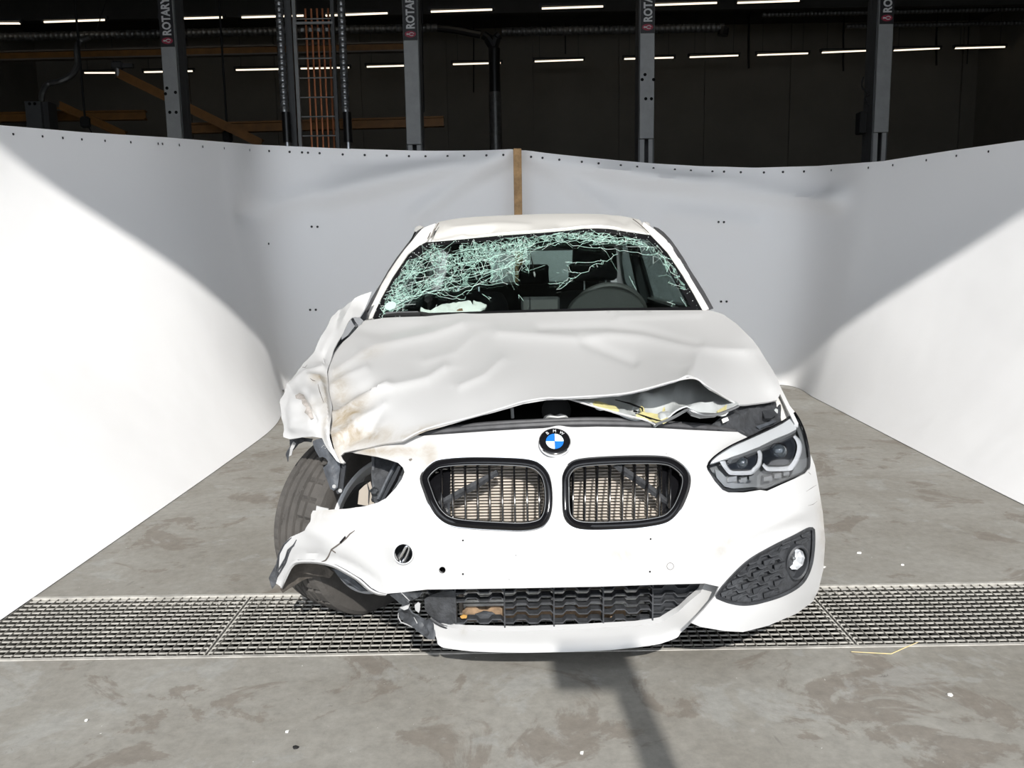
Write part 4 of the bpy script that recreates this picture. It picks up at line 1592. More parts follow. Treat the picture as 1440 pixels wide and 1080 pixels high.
# torn plastic hanging at the left end of the lower grille
panel('torn_duct', [(546, 836), (556, 831.5), (572, 828.5), (592, 828.5), (594, 834), (588, 841), (578, 846), (575, 852), (580, 862), (590, 868), (599, 872), (606, 869), (609, 878), (612, 892), (611, 899), (604, 899.5),
                    (594, 893), (581, 883), (569, 877), (562, 869), (560, 858), (566, 850), (556, 843)],
      TPS([(546, 836, 2.16), (592, 830, 2.16), (575, 852, 2.12), (606, 870, 2.13), (608, 898, 2.11), (562, 868, 2.15), (585, 880, 2.10)]), 'torn_plastic', car, step=4,
      dents=[('c', [(565, 833), (578, 848), (590, 868), (597, 890)], 4, 0.012), ('c', [(570, 866), (585, 872)], 4, -0.01)], rough=[(7, .008, None)])
panel('pale_tear', [(583, 851), (588, 847), (591, 849), (590.5, 858), (589, 862), (584, 858)], lambda q: np.full(len(q), 2.125), 'pale_tear', car, step=4)
panel('pale_tear', [(562, 855), (569, 852.5), (576, 851), (574, 856), (568, 858)], lambda q: np.full(len(q), 2.105), 'pale_tear', car, step=4, rough=[(5, .004, None)])
strokes('pale_tear', [[(560, 862), (560, 868), (564, 875), (572, 878), (580, 882)], [(582, 868), (586, 875), (591, 888)], [(564, 833), (571, 840), (576, 845)]], 0.0016, 'pale_tear', car, lambda q: np.full(len(q), 2.105))

# ---------------------------------------------------------------- fog lamp recess (car's left, right in the picture)
fogp = panel('fog_lamp_surround', FOG, DB, 'dusty_plastic', car, step=7, off=0.02, thick=0.004, dents=[('g', [(1060, 800), (1110, 790)], 25, -0.010)], label='dark textured recess round the fog lamp')
f2 = uniform(FOG, 80)
b = MB()
b.loft([px3(f2, DB, -0.001), px3(inset(f2, 1.6), DB, -0.002), px3(inset(f2, 4.5), DB, 0.006), px3(inset(f2, 5.5), DB, 0.022)], True)
b.obj('rim', 'dusty_plastic', fogp, smooth=50)


def fogd(q):
    return DB(q) + 0.018


k_ = 0
for r_ in range(8):
    base = 762 + r_ * 11.4
    xs = np.arange(1000, 1150, 1.0)
    line = zig(1003, 1148, 0, 5.0, 30, 1010 + (15 if r_ % 2 else 0))
    line = [(x, base + y - 0.36 * (x - 1075)) for x, y in line]
    line = np.array(cr(line, 3))
    inn = inpoly(line, inset(FOG, 6)) & (((line[:, 0] - 1121) / 21) ** 2 + ((line[:, 1] - 795) / 29) ** 2 > 1)
    run = []
    for p, ok in list(zip(line, inn)) + [(None, False)]:
        if ok:
            run.append(p)
        else:
            if len(run) > 4:
                a = px3(run, DB, 0.010)
                b = MB()
                bk = np.array([0, 0.014, -0.004])
                up = np.array([0, 0.001, 0.010])
                b.loft([a + up * 1.0 + bk * 0.8, a + up * 0.4, a, a + bk], False)
                b.obj('honeycomb_rib', 'dusty_plastic', fogp, smooth=None)
            run = []
# short cross steps of the honeycomb
for r_ in range(7):
    for c_ in range(5):
        u = 1022 + c_ * 30 + (15 if r_ % 2 else 0)
        v_ = 768 + r_ * 11.4 - 0.36 * (u - 1075)
        if inpoly([(u, v_)], inset(FOG, 10))[0] and ((u - 1121) / 24) ** 2 + ((v_ - 795) / 32) ** 2 > 1:
            b = MB()
            ring = px3([(u - 8, v_ + 1.2), (u + 7, v_ - 4.2), (u + 8, v_ + 2.0), (u - 7, v_ + 7.5)], DB, 0.011)
            b.plate(ring, (0, 0.01, 0))
            b.obj('honeycomb_cell', 'black_plastic', fogp, smooth=None)
fc = px3([(1120, 791)], DB, 0.010)[0]
fdir = np.array([0.42, -1, -0.04])
M = frame_to(fc, fdir)
b = MB()
el = Matrix.Diagonal((1.0, 1.32, 1.0, 1.0))
b.lathe([(0.041, -0.02), (0.041, 0.006), (0.037, 0.010), (0.034, 0.006), (0.032, -0.012), (0.031, -0.024)], M @ el, 36)
fl = b.obj('fog_lamp', 'black_plastic', car, label='round fog lamp with bright chrome reflector')
lc = px3([(1119, 786.5)], DB, 0.006)[0]
M2 = frame_to(lc, np.array([0.36, -1, 0.06]))
b = MB()
b.lathe([(0.031, 0.001), (0.029, -0.008), (0.022, -0.020), (0.010, -0.027), (0.0, -0.028)], M2, 9)
b.obj('reflector', 'reflector', fl, smooth=None)
b = MB()
b.lathe([(0.0315, -0.002), (0.0315, 0.003), (0.026, 0.008), (0.015, 0.012), (0.0, 0.0135)], M2, 28)
b.obj('lens', 'lamp_glass', fl)
b = MB()
b.lathe([(0.006, -0.02), (0.006, -0.006), (0.003, -0.003), (0, -0.003)], M2, 10)
b.obj('bulb', 'lamp_grey', fl)

# ---------------------------------------------------------------- headlamp
hl = empty('headlamp', px3([(1070, 650)], DLAMP, 0.05)[0])
hl.parent = car
hl.location = ORG[hl] - ORG[car]
LP = np.array(LAMP)
LPs = uniform(cr(LP, 3, True), 90)
panel('housing', inset(LPs, 1.0), DLAMP, 'lamp_grey', hl, step=8, off=0.055)
b = MB()
b.loft([px3(LPs, DLAMP, 0.0), px3(inset(LPs, 2.2), DLAMP, -0.001), px3(inset(LPs, 3.6), DLAMP, 0.006), px3(inset(LPs, 4.2), DLAMP, 0.055)], True)
b.obj('bezel', 'gloss_black', hl, smooth=50)
EYE = [(996.5, 652.5), (1000, 647), (1012, 638), (1031, 627), (1056, 616), (1080, 605), (1101, 595), (1114, 587), (1119, 595), (1120, 603.5), (1110, 609), (1090, 617), (1068, 628), (1045, 637), (1026, 643.5),
       (1012, 648), (1003, 651)]
panel('upper_reflector', EYE, DLAMP, 'satin_silver', hl, step=6, off=0.012, thick=0.008)
panel('upper_bezel', [(1026, 644), (1045, 637.5), (1068, 628.5), (1090, 618), (1110, 609.5), (1120, 604), (1119, 608), (1108, 614), (1090, 622.5), (1072, 631), (1050, 639.5), (1030, 646.5)], DLAMP, 'lamp_grey', hl,
      step=6, off=0.008, thick=0.02)
panel('outer_reflector', [(1117, 590), (1124, 596), (1131, 613), (1135, 638), (1135, 655), (1127, 664), (1112, 669), (1119, 655), (1127, 640), (1128, 622), (1122, 608)], DLAMP, 'lamp_grey', hl, step=6, off=0.022)


def lampring(outer, inner, m, off, name):
    b = MB()
    o2, i2 = cr(outer, 6), cr(inner, 6)
    n = 48
    o2, i2 = uniform(o2, n, False), uniform(i2, n, False)
    md = (o2 + i2) / 2
    b.loft([px3(o2, DLAMP, off + 0.02), px3(o2, DLAMP, off + 0.002), px3(md, DLAMP, off - 0.004), px3(i2, DLAMP, off + 0.002), px3(i2, DLAMP, off + 0.03)], False)
    b.obj(name, m, hl, smooth=50)


# dark bowls, projector lenses, bright light-guide rings
for bowl, pc, pr, ring_o, ring_i, ring2 in (
        ([(1021, 646), (1040, 640.5), (1064, 634), (1066, 643), (1063, 652), (1056, 660), (1028, 660), (1022, 653)], (1042, 650), 0.017,
         [(1012, 649), (1016, 656), (1024, 666), (1031, 668), (1056, 667.5), (1063, 663), (1070, 654), (1072, 640), (1069, 632)],
         [(1020, 648), (1022, 654), (1027, 660.5), (1033, 662), (1054, 661.5), (1059, 658), (1064.5, 651), (1066, 641), (1064.5, 634)], None),
        ([(1072, 632), (1092, 623), (1114, 614.5), (1119, 625), (1118, 638), (1111, 650), (1104, 654), (1076, 654), (1072, 644)], (1094, 635), 0.024,
         [(1072, 655), (1076, 660), (1082, 662.5), (1110, 662), (1117, 658), (1124, 646), (1128, 632), (1126, 620), (1119, 612)],
         [(1074, 651), (1079, 655.5), (1084, 656.5), (1106, 656), (1112, 652), (1118, 642), (1121, 630), (1119.5, 621), (1115, 614)], None)):
    panel('lens_bowl', bowl, DLAMP, 'lens_dark', hl, step=6, off=0.034)
    lampring(ring_o, ring_i, 'drl', 0.016, 'light_ring')
    c = px3([pc], DLAMP, 0.042)[0]
    Mq = frame_to(c, np.array([0.08, -1, 0.1]))
    b = MB()
    b.lathe([(pr, -0.002), (pr, 0.006), (pr * .92, 0.014), (pr * .7, 0.021), (pr * .4, 0.025), (0, 0.0265)], Mq, 28)
    b.obj('projector_lens', 'projector', hl)
    b = MB()
    b.lathe([(pr * 1.16, -0.004), (pr * 1.16, 0.006), (pr * 1.02, 0.008), (pr * 1.0, -0.004)], Mq, 28)
    b.obj('lens_rim', 'gloss_black', hl)
# small stepped trim under the rings
for u, v_, w_, h_ in ((1030, 674, 12, 7), (1046, 675, 9, 6), (1057, 672, 7, 5), (1080, 673, 12, 6), (1094, 669, 10, 6), (1106, 666, 8, 5)):
    a = px3([(u - w_ / 2, v_ - h_ / 2 + 1), (u + w_ / 2, v_ - h_ / 2 - 1), (u + w_ / 2, v_ + h_ / 2 - 1), (u - w_ / 2, v_ + h_ / 2 + 1)], DLAMP, 0.022)
    b = MB()
    b.plate(a, (0, 0.02, 0))
    b.obj('trim_step', 'lamp_grey', hl, smooth=None)
panel('lower_reflector', [(1005, 660), (1012, 662), (1022, 672), (1034, 680), (1060, 680), (1078, 684), (1100, 676), (1118, 667), (1128, 662), (1126, 667), (1100, 678.5), (1079, 687), (1060, 685), (1030, 687), (1019, 684), (1008, 672)],
      DLAMP, 'lamp_grey', hl, step=7, off=0.03)
panel('cover_glass', inset(LPs, 1.5), DLAMP, 'lamp_glass', hl, step=9, off=-0.004, thick=0.002)

# ---------------------------------------------------------------- bonnet
HOOD = [(513, 451), (540, 448.3), (560, 446.8), (640, 443.8), (700, 441.2), (760, 439.3), (810, 438), (860, 437), (930, 436.6), (995, 436.4), (1003, 437.5), (1017, 442), (1035, 455), (1046, 466), (1057, 477.5),
        (1066, 490), (1074, 502), (1087, 522), (1093, 533), (1096.5, 543), (1097.5, 553), (1093, 562.5), (1080, 565), (1060, 567.5), (1048, 569), (1037, 569.3), (1025, 561), (1010, 552.5), (1000, 547), (992, 541.2),
        (986, 535.5), (980, 532.8), (972, 531.8), (965, 532), (940, 537.7), (910, 546.2), (890, 551), (870, 554.3), (830, 557.5), (792, 559.3), (769, 559.5), (736, 565), (708, 573.4), (690, 579), (663, 586.5), (630, 595),
        (599, 603.3), (582, 611), (566, 619.8), (540, 624), (519, 629.3), (500, 633), (484, 636.3), (479.5, 641), (482, 646), (485.5, 650), (482, 652), (478, 651), (471.5, 638), (466.7, 617), (464, 600), (466, 575), (463, 560),
        (461.5, 546.7), (459.8, 525), (463, 512), (467.8, 501.5), (473, 491), (482.6, 481), (492, 473), (499, 463.5), (504, 458)]


def hood_dirt(q):
    return 1.25 * np.clip(blob(q, (484, 604), (22, 34), 1.0) + blob(q, (503, 572), (24, 12, -.7), .8) + blob(q, (522, 500), (20, 6, -.4), .35) + blob(q, (592, 606), (26, 6, -.32), 1.0)
                   + blob(q, (525, 612), (32, 14), .85) + blob(q, (478, 545), (13, 22), .6) + blob(q, (470, 620), (8, 30), .6), 0, 1)


HD = [('r', [(505, 558), (554, 547), (602, 534), (626, 519)], 5, 0.014),
      ('r', [(648, 545), (682, 530), (704, 509)], 4.5, 0.009),
      ('r', [(470, 527), (502, 505), (526, 491), (568, 481), (608, 473), (650, 459)], 6, 0.016),
      ('r', [(596, 509), (640, 498), (664, 476)], 6, 0.007),
      ('r', [(700, 470), (810, 478), (856, 473), (902, 476), (972, 492), (1045, 496)], 6, 0.013),
      ('g', [(760, 463), (850, 460), (905, 466), (980, 486)], 6, -0.006),
      ('g', [(820, 480), (890, 508)], 7, -0.008),
      ('c', [(965, 534), (975, 520), (978, 505)], 8, 0.010),
      ('g', [(480, 560), (520, 545)], 9, -0.014), ('c', [(470, 585), (505, 566), (545, 545)], 5, 0.015), ('c', [(474, 612), (510, 590), (540, 570)], 5, 0.012), ('c', [(485, 628), (520, 605), (536, 575)], 6, -0.010),
      ('c', [(468, 545), (490, 530), (515, 520)], 5, 0.010), ('g', [(500, 460), (540, 470), (600, 455)], 9, -0.006),
      ('c', [(540, 450), (600, 452), (650, 447)], 4, 0.004), ('g', [(870, 447), (985, 442)], 4, 0.004), ('g', [(1060, 500), (1085, 545)], 10, 0.008)]
hood = panel('bonnet', HOOD, DHOOD, 'paint', car, step=3.5, thick=0.006, dents=HD, dirt_shade=hood_dirt, edge_step=4,
             rough=[(26, .010, lambda q: blob(q, (490, 580), (60, 70))), (60, .006, lambda q: blob(q, (620, 520), (160, 80))), (10, .004, lambda q: blob(q, (490, 590), (35, 50)))])
# bright folded front edge
b = MB()
ed = cr([(566, 619.8), (599, 603.3), (663, 586.5), (708, 573.4), (736, 565), (769, 559.8), (792, 559.5), (870, 554.5), (910, 546.4), (940, 538), (965, 532.3), (980, 533), (992, 541.5), (1010, 552.8), (1037, 569.5)], 5)
b.tube(px3(ed, DHOOD, -0.001), 0.0028, 6)
b.obj('folded_edge', 'paint', hood)

# crumpled inner structure hanging out under the bonnet
DINN = TPS([(921, 597, 2.29), (840, 572, 2.345), (800, 561, 2.37), (1000, 583, 2.36), (1037, 571, 2.44), (965, 536, 2.66), (910, 548, 2.60), (870, 556, 2.52), (992, 547, 2.64), (1020, 562, 2.54), (880, 583, 2.32), (965, 577, 2.33),
            (940, 565, 2.46)])
inner = panel('inner_bonnet_frame', [(797, 559), (840, 573), (880, 584), (905, 590), (921, 597), (943, 588), (965, 576.5), (980, 581), (1000, 584), (1020, 581), (1030, 575), (1040, 570), (1025, 560), (1010, 551), (992, 540), (980, 531),
                                     (965, 530), (940, 536), (910, 545), (870, 553), (830, 556)], DINN, 'inner_metal', car, step=5,
              dents=[('c', [(860, 560), (905, 575), (940, 570)], 5, -0.02), ('c', [(930, 590), (965, 577), (1000, 570)], 5, 0.015), ('g', [(955, 556), (990, 560)], 8, -0.03), ('g', [(900, 560), (930, 560)], 6, 0.015)],
              rough=[(16, .012, None)], dirt_shade=lambda q: np.clip(blob(q, (962, 560), (8, 6), 1.2) + blob(q, (985, 562), (9, 5), 1.0) + blob(q, (895, 565), (20, 4, .4), .9), 0, 1))  # dark blobs here are hole patches: shade inside holes put into the colour
DI2 = lambda q: DINN(q) - 0.012
b = MB()
b.tube(px3(cr([(797, 560), (840, 573), (880, 584), (905, 590), (921, 597)], 4), DINN, -0.012), 0.003, 6)
b.obj('white_edge', 'paint', inner)
b = MB()
b.tube(px3(cr([(922, 597), (945, 588), (965, 577), (972, 578), (990, 584), (1008, 583), (1030, 575), (1038, 571)], 4), DINN, -0.012), 0.0045, 6)
b.obj('grey_fold', 'lamp_grey', inner)
panel('grey_fold', [(966, 577), (985, 580), (1008, 581), (1015, 579), (1005, 585), (985, 587), (972, 583)], DINN, 'lamp_grey', inner, step=6, off=-0.014)
for i_, poly in enumerate(([(818, 561), (832, 563), (848, 566), (866, 571), (871, 576), (855, 574.5), (838, 570.5)], [(899, 573), (902, 570), (906, 573), (907, 580), (918, 581), (938, 586), (940, 589), (932, 593), (920, 592), (908, 587), (895, 583), (903, 580)],
                           [(930, 581), (932, 575), (934.5, 572), (935, 575), (932, 581)], [(1008, 578), (1018, 572), (1022, 569), (1021, 575), (1012, 581)])):
    panel('sealant_strip', poly, DINN, 'sealant', inner, step=4, off=-0.018, thick=0.006, rough=[(6, .003, None)])
strokes('dark_slot', [[(893, 581), (905, 585), (920, 590), (930, 592)], [(865, 562), (885, 567), (903, 574), (904, 579)], [(891, 578), (896, 579)]], 0.003, 'pit_black', inner, DINN, -0.022)

# seal, latch and engine bay under the bonnet
b = MB()
sl = cr([(592, 611), (628, 606.5), (684, 602), (735, 598.8), (790, 596.3), (840, 595.5), (900, 597), (960, 600), (1005, 603), (1046, 609)], 6)
b.tube(px3(sl, DB, 0.014), [0.004] + [0.0095] * (len(sl) - 2) + [0.005], 8)
seal = b.obj('bonnet_seal', 'seal_rubber', car)
b = MB()
sl = cr([(620, 604), (684, 597), (735, 594), (790, 591.5), (840, 590.5), (900, 592.5), (960, 597), (1005, 600)], 6)
b.tube(px3(sl, DB, 0.045), 0.008, 8)
b.obj('seal_ridge', 'seal_rubber', seal)
b = MB()
pts = [P(600, 612, 2.36), P(1050, 609, 2.42)]
zc = 0.70
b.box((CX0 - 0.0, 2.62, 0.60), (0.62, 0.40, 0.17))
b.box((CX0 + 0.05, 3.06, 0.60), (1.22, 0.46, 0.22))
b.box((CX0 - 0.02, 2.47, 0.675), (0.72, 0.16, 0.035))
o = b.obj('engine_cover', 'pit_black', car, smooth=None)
o['kind'] = 'stuff'
lt = empty('latch', P(784, 584, 2.42))
lt.parent = car
lt.location = ORG[lt] - ORG[car]
panel('catch_plate', [(762, 592), (766, 585), (774, 582), (780, 585), (788, 582), (796, 584), (800, 588), (797, 592), (786, 590), (772, 592)], lambda q: np.full(len(q), 2.40), 'dusty_plastic', lt, step=5, rough=[(6, .004, None)])
b = MB()
b.tube(cr([P(768, 590, 2.39), P(772, 586, 2.38), P(784, 587, 2.38), P(795, 586, 2.38), P(799, 590, 2.39)], 4), 0.004, 6)
b.obj('spring', 'steel_grey', lt)
b = MB()
b.lathe([(0.045, 0), (0.045, 0.02), (0.03, 0.028), (0, 0.03)], frame_to(P(782, 578, 2.52), (0, -1, 0.3)), 20)
b.obj('filler_cap', 'cable', lt)
b = MB()
b.tube([P(720, 574, 2.42), P(721, 588, 2.42)], 0.005, 8)
b.obj('bonnet_stop', 'steel_grey', car)

# black panel and clips between bonnet and headlamp
DBR = TPS([(1000, 604, 2.38), (1046, 611, 2.44), (1037, 571, 2.56), (1092, 566, 2.74), (1098, 590, 2.63), (1056, 610, 2.47), (1020, 580, 2.45)])
br = panel('lamp_bracket', [(985, 604), (1000, 598), (1012, 588), (1022, 578), (1037, 571), (1050, 570), (1068, 566), (1092, 564), (1097, 572), (1099, 591), (1077, 602), (1055, 612), (1051, 614.5), (1038, 607)], DBR, 'dusty_plastic', car, step=5,
           rough=[(11, .012, None)], dents=[('c', [(1030, 590), (1060, 578), (1085, 572)], 5, 0.02), ('c', [(1050, 600), (1090, 584)], 4, -0.012)])
panel('white_clip', [(1016, 589), (1023, 586.5), (1025, 591), (1018, 594.5)], DBR, 'chip', br, step=5, off=-0.03)
panel('grey_plate', [(1064.5, 599), (1087, 591), (1092, 592.5), (1069, 602.5)], DBR, 'bracket', br, step=5, off=-0.02)
panel('inner_fender', [(1073, 570), (1080, 565), (1091, 563), (1094, 570), (1094, 580), (1086, 577), (1078, 577)], DBR, 'inner_metal', br, step=5, off=-0.01)
panel('pivot', [(1072, 578), (1080, 574), (1088, 576), (1093, 582), (1085, 588), (1076, 588)], DBR, 'black_plastic', br, step=5, off=-0.025)

# right front fender: the sliver between bonnet and headlamp, running back to the door
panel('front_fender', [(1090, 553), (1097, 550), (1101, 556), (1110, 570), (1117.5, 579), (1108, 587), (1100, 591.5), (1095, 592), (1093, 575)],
      TPS([(1070, 497, 3.05), (1096, 545, 2.86), (1117, 579, 2.74), (1095, 590, 2.66), (1092, 560, 2.74), (1080, 530, 2.86)]), 'paint_roof_lit', car, step=6, dirt_shade=lambda q: blob(q, (1104, 580), (8, 12), .35))

# crushed left fender
FEN = [(523, 410.5), (512, 413.5), (499.4, 417.5), (491, 424.4), (480, 435.6), (466, 446.7), (457.8, 464.7), (449, 480), (441, 494), (427, 510.5), (419, 521), (410.6, 538), (401, 550), (394, 560.5), (392.5, 566), (394.5, 572), (396.7, 580), (398, 598), (399, 615),
       (406.7, 617.5), (425, 615), (440, 614), (453, 616), (460, 628), (473, 648), (478, 651), (472.5, 638), (467, 617), (464.5, 600), (466.5, 575), (464, 560), (462, 546.7), (460.3, 525), (464, 511), (467, 500), (470, 491), (480.7, 472), (490, 452.5),
       (494.6, 447), (500, 445.8), (506, 445.5), (513, 434), (519, 420)]


def fen_dirt(q):
    return np.clip(blob(q, (456, 560), (5, 26), 1.0) + blob(q, (448, 536), (10, 6), 1.0) + blob(q, (458, 600), (5, 25), .7) + blob(q, (437, 572), (9, 15, .5), .55), 0, 1)


fen = panel('front_fender', FEN, DFEN, 'paint', car, step=2.4, edge_step=2.4, thick=0.004, dirt_shade=fen_dirt,
            dents=[('c', [(408, 545), (428, 527), (455, 519)], 4, 0.014), ('c', [(436, 533), (449, 534), (455, 560), (461, 600), (468, 630)], 4, 0.016), ('g', [(428, 552), (438, 566), (442, 590)], 5, -0.014),
                   ('c', [(478, 440), (472, 465), (456, 492)], 4, 0.014), ('c', [(497, 420), (487, 440), (470, 470), (452, 505)], 4, -0.012), ('g', [(415, 560), (412, 600)], 8, 0.012)],
            rough=[(18, .006, None), (7, .0012, None)])
strokes('tear_edge', [[(436, 532), (440, 535), (444, 536)], [(447, 540), (450, 552), (455, 566)], [(432, 513), (429, 517), (425, 516)]], 0.0014, 'scratch', fen, surf(fen, DFEN), -0.0005)
panel('bare_patch', [(415, 556), (421, 552.5), (427, 555), (432, 565), (438, 577), (441, 588), (437, 590), (433, 584), (428, 580), (431, 573), (425, 568), (424, 562), (416, 560)], surf(fen, DFEN), 'primer', fen, step=3, off=-0.0045, thick=0.0006)
b = MB()
b.disc(frame_to(P(484.5, 453, 3.28), (0, -1, 0.1)), 0.008, 12)
b.obj('bolt', 'steel_grey', fen)
strokes('bare_patch', [[(455, 505), (457, 517)]], 0.003, 'paint', fen, DFEN)
# broken bits below the fender
panel('liner_scrap', [(407, 617), (425, 615.5), (440, 617), (438, 622), (428, 620), (420, 624), (412, 633), (407, 640), (404, 650), (402, 640), (407, 628)], lambda q: np.full(len(q), 2.62), 'torn_plastic', car, step=4, rough=[(6, .01, None)])
panel('liner_scrap', [(409, 627), (413, 621), (416, 624), (412, 632), (410, 640), (406, 642)], lambda q: np.full(len(q), 2.60), 'pale_tear', car, step=4, rough=[(6, .006, None)])
# grey bracket hanging in front of the tyre
DBK = TPS([(441, 621, 2.46), (454, 616, 2.44), (478, 652, 2.40), (470, 688, 2.38), (450, 643, 2.44), (460, 672, 2.40)])
bk_ = panel('hanging_bracket', [(440.7, 621), (447, 617.5), (454, 616), (461.5, 632.6), (470, 643), (478, 652), (477, 671), (475, 686), (470, 690), (465, 687.5), (460, 674), (457, 665), (454, 658), (458, 655.5), (462, 653), (463, 649), (460, 644.4), (455, 642.5),
                                (449.6, 643.5), (443.7, 634)], DBK, 'bracket', car, step=4, thick=0.003, dents=[('c', [(448, 620), (462, 648), (468, 680)], 4, 0.008)], rough=[(10, .005, None)])
panel('dark_strap', [(478, 652), (485, 649), (486, 655), (482, 689), (480, 694), (474, 694.5), (472, 690), (475, 686), (477, 671)], DBK, 'black_plastic', bk_, step=4, off=0.012, thick=0.004)
for u, v_ in ((470, 684), (478.5, 690)):
    c = P(u, v_, 2.375)
    b = MB()
    b.lathe([(0.006, 0), (0.006, 0.002), (0.003, 0.003), (0.0, 0.0025)], frame_to(c, (0, -1, 0)), 12)
    b.obj('rivet', 'pale_tear', bk_)
strokes('scratch_mark', [[(449, 633), (455, 626), (458, 628)], [(457, 631), (460, 629)]], 0.0009, 'pale_tear', bk_, DBK, -0.006)

# things seen inside the empty headlamp hole
panel('air_duct', [(522, 640), (545, 643), (562, 652), (557, 668), (548, 690), (538, 703), (528, 709), (524, 700), (527, 685), (524, 665)], TPS([(522, 640, 2.46), (562, 652, 2.42), (530, 708, 2.36), (545, 680, 2.38)]), 'dusty_plastic', car, step=5,
      rough=[(12, .008, None)])
b = MB()
b.tube([P(566, 650, 2.33), P(555, 674, 2.31), P(538, 705, 2.30)], [0.008, 0.011, 0.008], 6)
b.obj('duct_edge', 'gloss_black', car)
b = MB()
b.tube([P(558, 650, 2.40), P(548, 668, 2.37), P(532, 702, 2.35)], [0.006, 0.006, 0.006], 6)
b.obj('duct_edge', 'bracket', car)
b = MB()
b.tube([P(526, 640, 2.45), P(525, 668, 2.42), P(527, 700, 2.40)], [0.007, 0.007, 0.006], 6)
b.obj('duct_edge', 'torn_plastic', car)
panel('splash_panel', [(503, 709), (505, 690), (512, 683), (521, 677), (524, 690), (526, 708), (515, 711)], lambda q: np.full(len(q), 2.52), 'beige_plastic', car, step=6)
strokes('crack_line', [[(516, 678), (519, 690), (518, 708)]], 0.0025, 'black_plastic', car, lambda q: np.full(len(q), 2.51))
panel('broken_edge', [(521, 690), (526, 684), (532, 690), (534, 698), (528, 707), (524, 706)], lambda q: np.full(len(q), 2.37), 'torn_plastic', car, step=3, rough=[(4, .012, None)])
panel('white_fragment', [(555, 684), (558, 675), (562, 668), (565, 671), (561, 680)], lambda q: np.full(len(q), 2.36), 'paint', car, step=5)
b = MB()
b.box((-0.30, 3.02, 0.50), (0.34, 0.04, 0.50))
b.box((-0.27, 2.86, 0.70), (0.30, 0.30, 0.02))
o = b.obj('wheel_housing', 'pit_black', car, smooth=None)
o['kind'] = 'stuff'

# ---------------------------------------------------------------- wheels
def wheel(C, a, name, n=120, flat=True):
    C = np.array(C, float)
    M = frame_to(C, a)
    root = empty(name, C)
    root.parent = car
    root.location = ORG[root] - ORG[car]
    R_, hw = 0.315, 0.102
    groove = [-0.050, -0.017, 0.018, 0.052]
    prof = [(0.215, -hw * 0.86), (0.235, -hw * 0.98), (0.27, -hw * 1.02), (0.295, -hw * 0.96), (R_ - 0.006, -hw * 0.84)]
    hs = np.linspace(-hw * 0.80, hw * 0.80, 61)
    for h in hs:
        r = R_ - 0.010 * (abs(h) / hw) ** 3
        if min(abs(h - g_) for g_ in groove) < 0.0046:
            r -= 0.012
        prof.append((r, h))
    prof += [(R_ - 0.006, hw * 0.84), (0.295, hw * 0.96), (0.27, hw * 1.02), (0.235, hw * 0.98), (0.215, hw * 0.86)]
    loops = []
    NN = 216
    for i, (r, h) in enumerate(prof):
        lp = []
        for k in range(NN):
            rr = r
            if 5 <= i < 66 and r > R_ - 0.0115:
                # sipes: closely set on the inner shoulder, slanted further out
                if h > 0.024 and (k % 7) == 0:
                    rr -= 0.009
                elif -0.052 < h < 0.017 and ((k + int(h * 260)) % 18) == 0 and (h < -0.028 or h > -0.01):
                    rr -= 0.006
                elif h < -0.06 and k % 4 == 0:
                    rr -= 0.003
            p = M @ Vector((rr * math.cos(2 * math.pi * k / NN), rr * math.sin(2 * math.pi * k / NN), h))
            if flat and p.z < 0.006:
                p.z = 0.006 + (p.z - 0.006) * 0.02
            lp.append(p)
        loops.append(lp)
    b = MB()
    b.loft(loops, True)
    b.obj('tyre', 'rubber', root, smooth=25)
    b = MB()
    b.lathe([(0.214, -hw * 0.88), (0.222, -hw * 0.92), (0.222, -hw * 0.86), (0.205, -hw * 0.80), (0.19, -hw * 0.3), (0.195, hw * 0.4), (0.205, hw * 0.8), (0.222, hw * 0.86), (0.222, hw * 0.93), (0.213, hw * 0.92), (0.198, hw * 0.78),
             (0.186, hw * 0.4), (0.18, -hw * 0.3), (0.195, -hw * 0.75), (0.214, -hw * 0.88)], M, 72)
    b.obj('rim', 'alloy', root, smooth=40)
    b = MB()
    b.lathe([(0.236, hw * 0.9), (0.235, hw * 1.04), (0.225, hw * 1.06), (0.219, hw * 0.98), (0.200, hw * 0.92), (0.186, hw * 0.8), (0.178, hw * 0.3), (0.188, hw * 0.3)], M, 72)
    b.obj('rim_lip', 'alloy', root, smooth=40)
    b = MB()
    b.lathe([(0.03, -hw * 0.62), (0.045, -hw * 0.55), (0.05, -hw * 0.1), (0.05, hw * 0.1), (0, hw * 0.1)], M, 24)
    b.obj('hub', 'alloy', root)
    for k in range(5):
        for s in (-1, 1):
            an = 2 * math.pi * k / 5 + s * 0.13
            a2 = 2 * math.pi * k / 5 + s * 0.20
            b = MB()
            p0 = Vector((0.04 * math.cos(an), 0.04 * math.sin(an), -hw * 0.55))
            p1 = Vector((0.205 * math.cos(a2), 0.205 * math.sin(a2), -hw * 0.78))
            b.tube([M @ p0, M @ ((p0 + p1) / 2 + Vector((0, 0, -0.004))), M @ p1], [0.013, 0.012, 0.014], 6)
            b.obj('spoke', 'alloy', root)
    b = MB()
    b.lathe([(0.0, hw * 0.16), (0.14, hw * 0.16), (0.14, hw * 0.36), (0.0, hw * 0.36)], M, 40)
    b.obj('brake_disc', 'steel_shadow', root)
    return root


th, cb = math.radians(37), math.radians(1)
wheel((-0.53, 2.80, 0.307), (math.cos(th) * math.cos(cb), -math.sin(th) * math.cos(cb), -math.sin(cb)), 'front_wheel')
wheel((CX0 + 0.735, 2.80, 0.319), (-1, 0, 0), 'front_wheel', flat=False)
wheel((CX0 + 0.735, 5.48, 0.319), (-1, 0, 0), 'rear_wheel', flat=False)
wheel((CX0 - 0.735, 5.48, 0.319), (1, 0, 0), 'rear_wheel', flat=False)

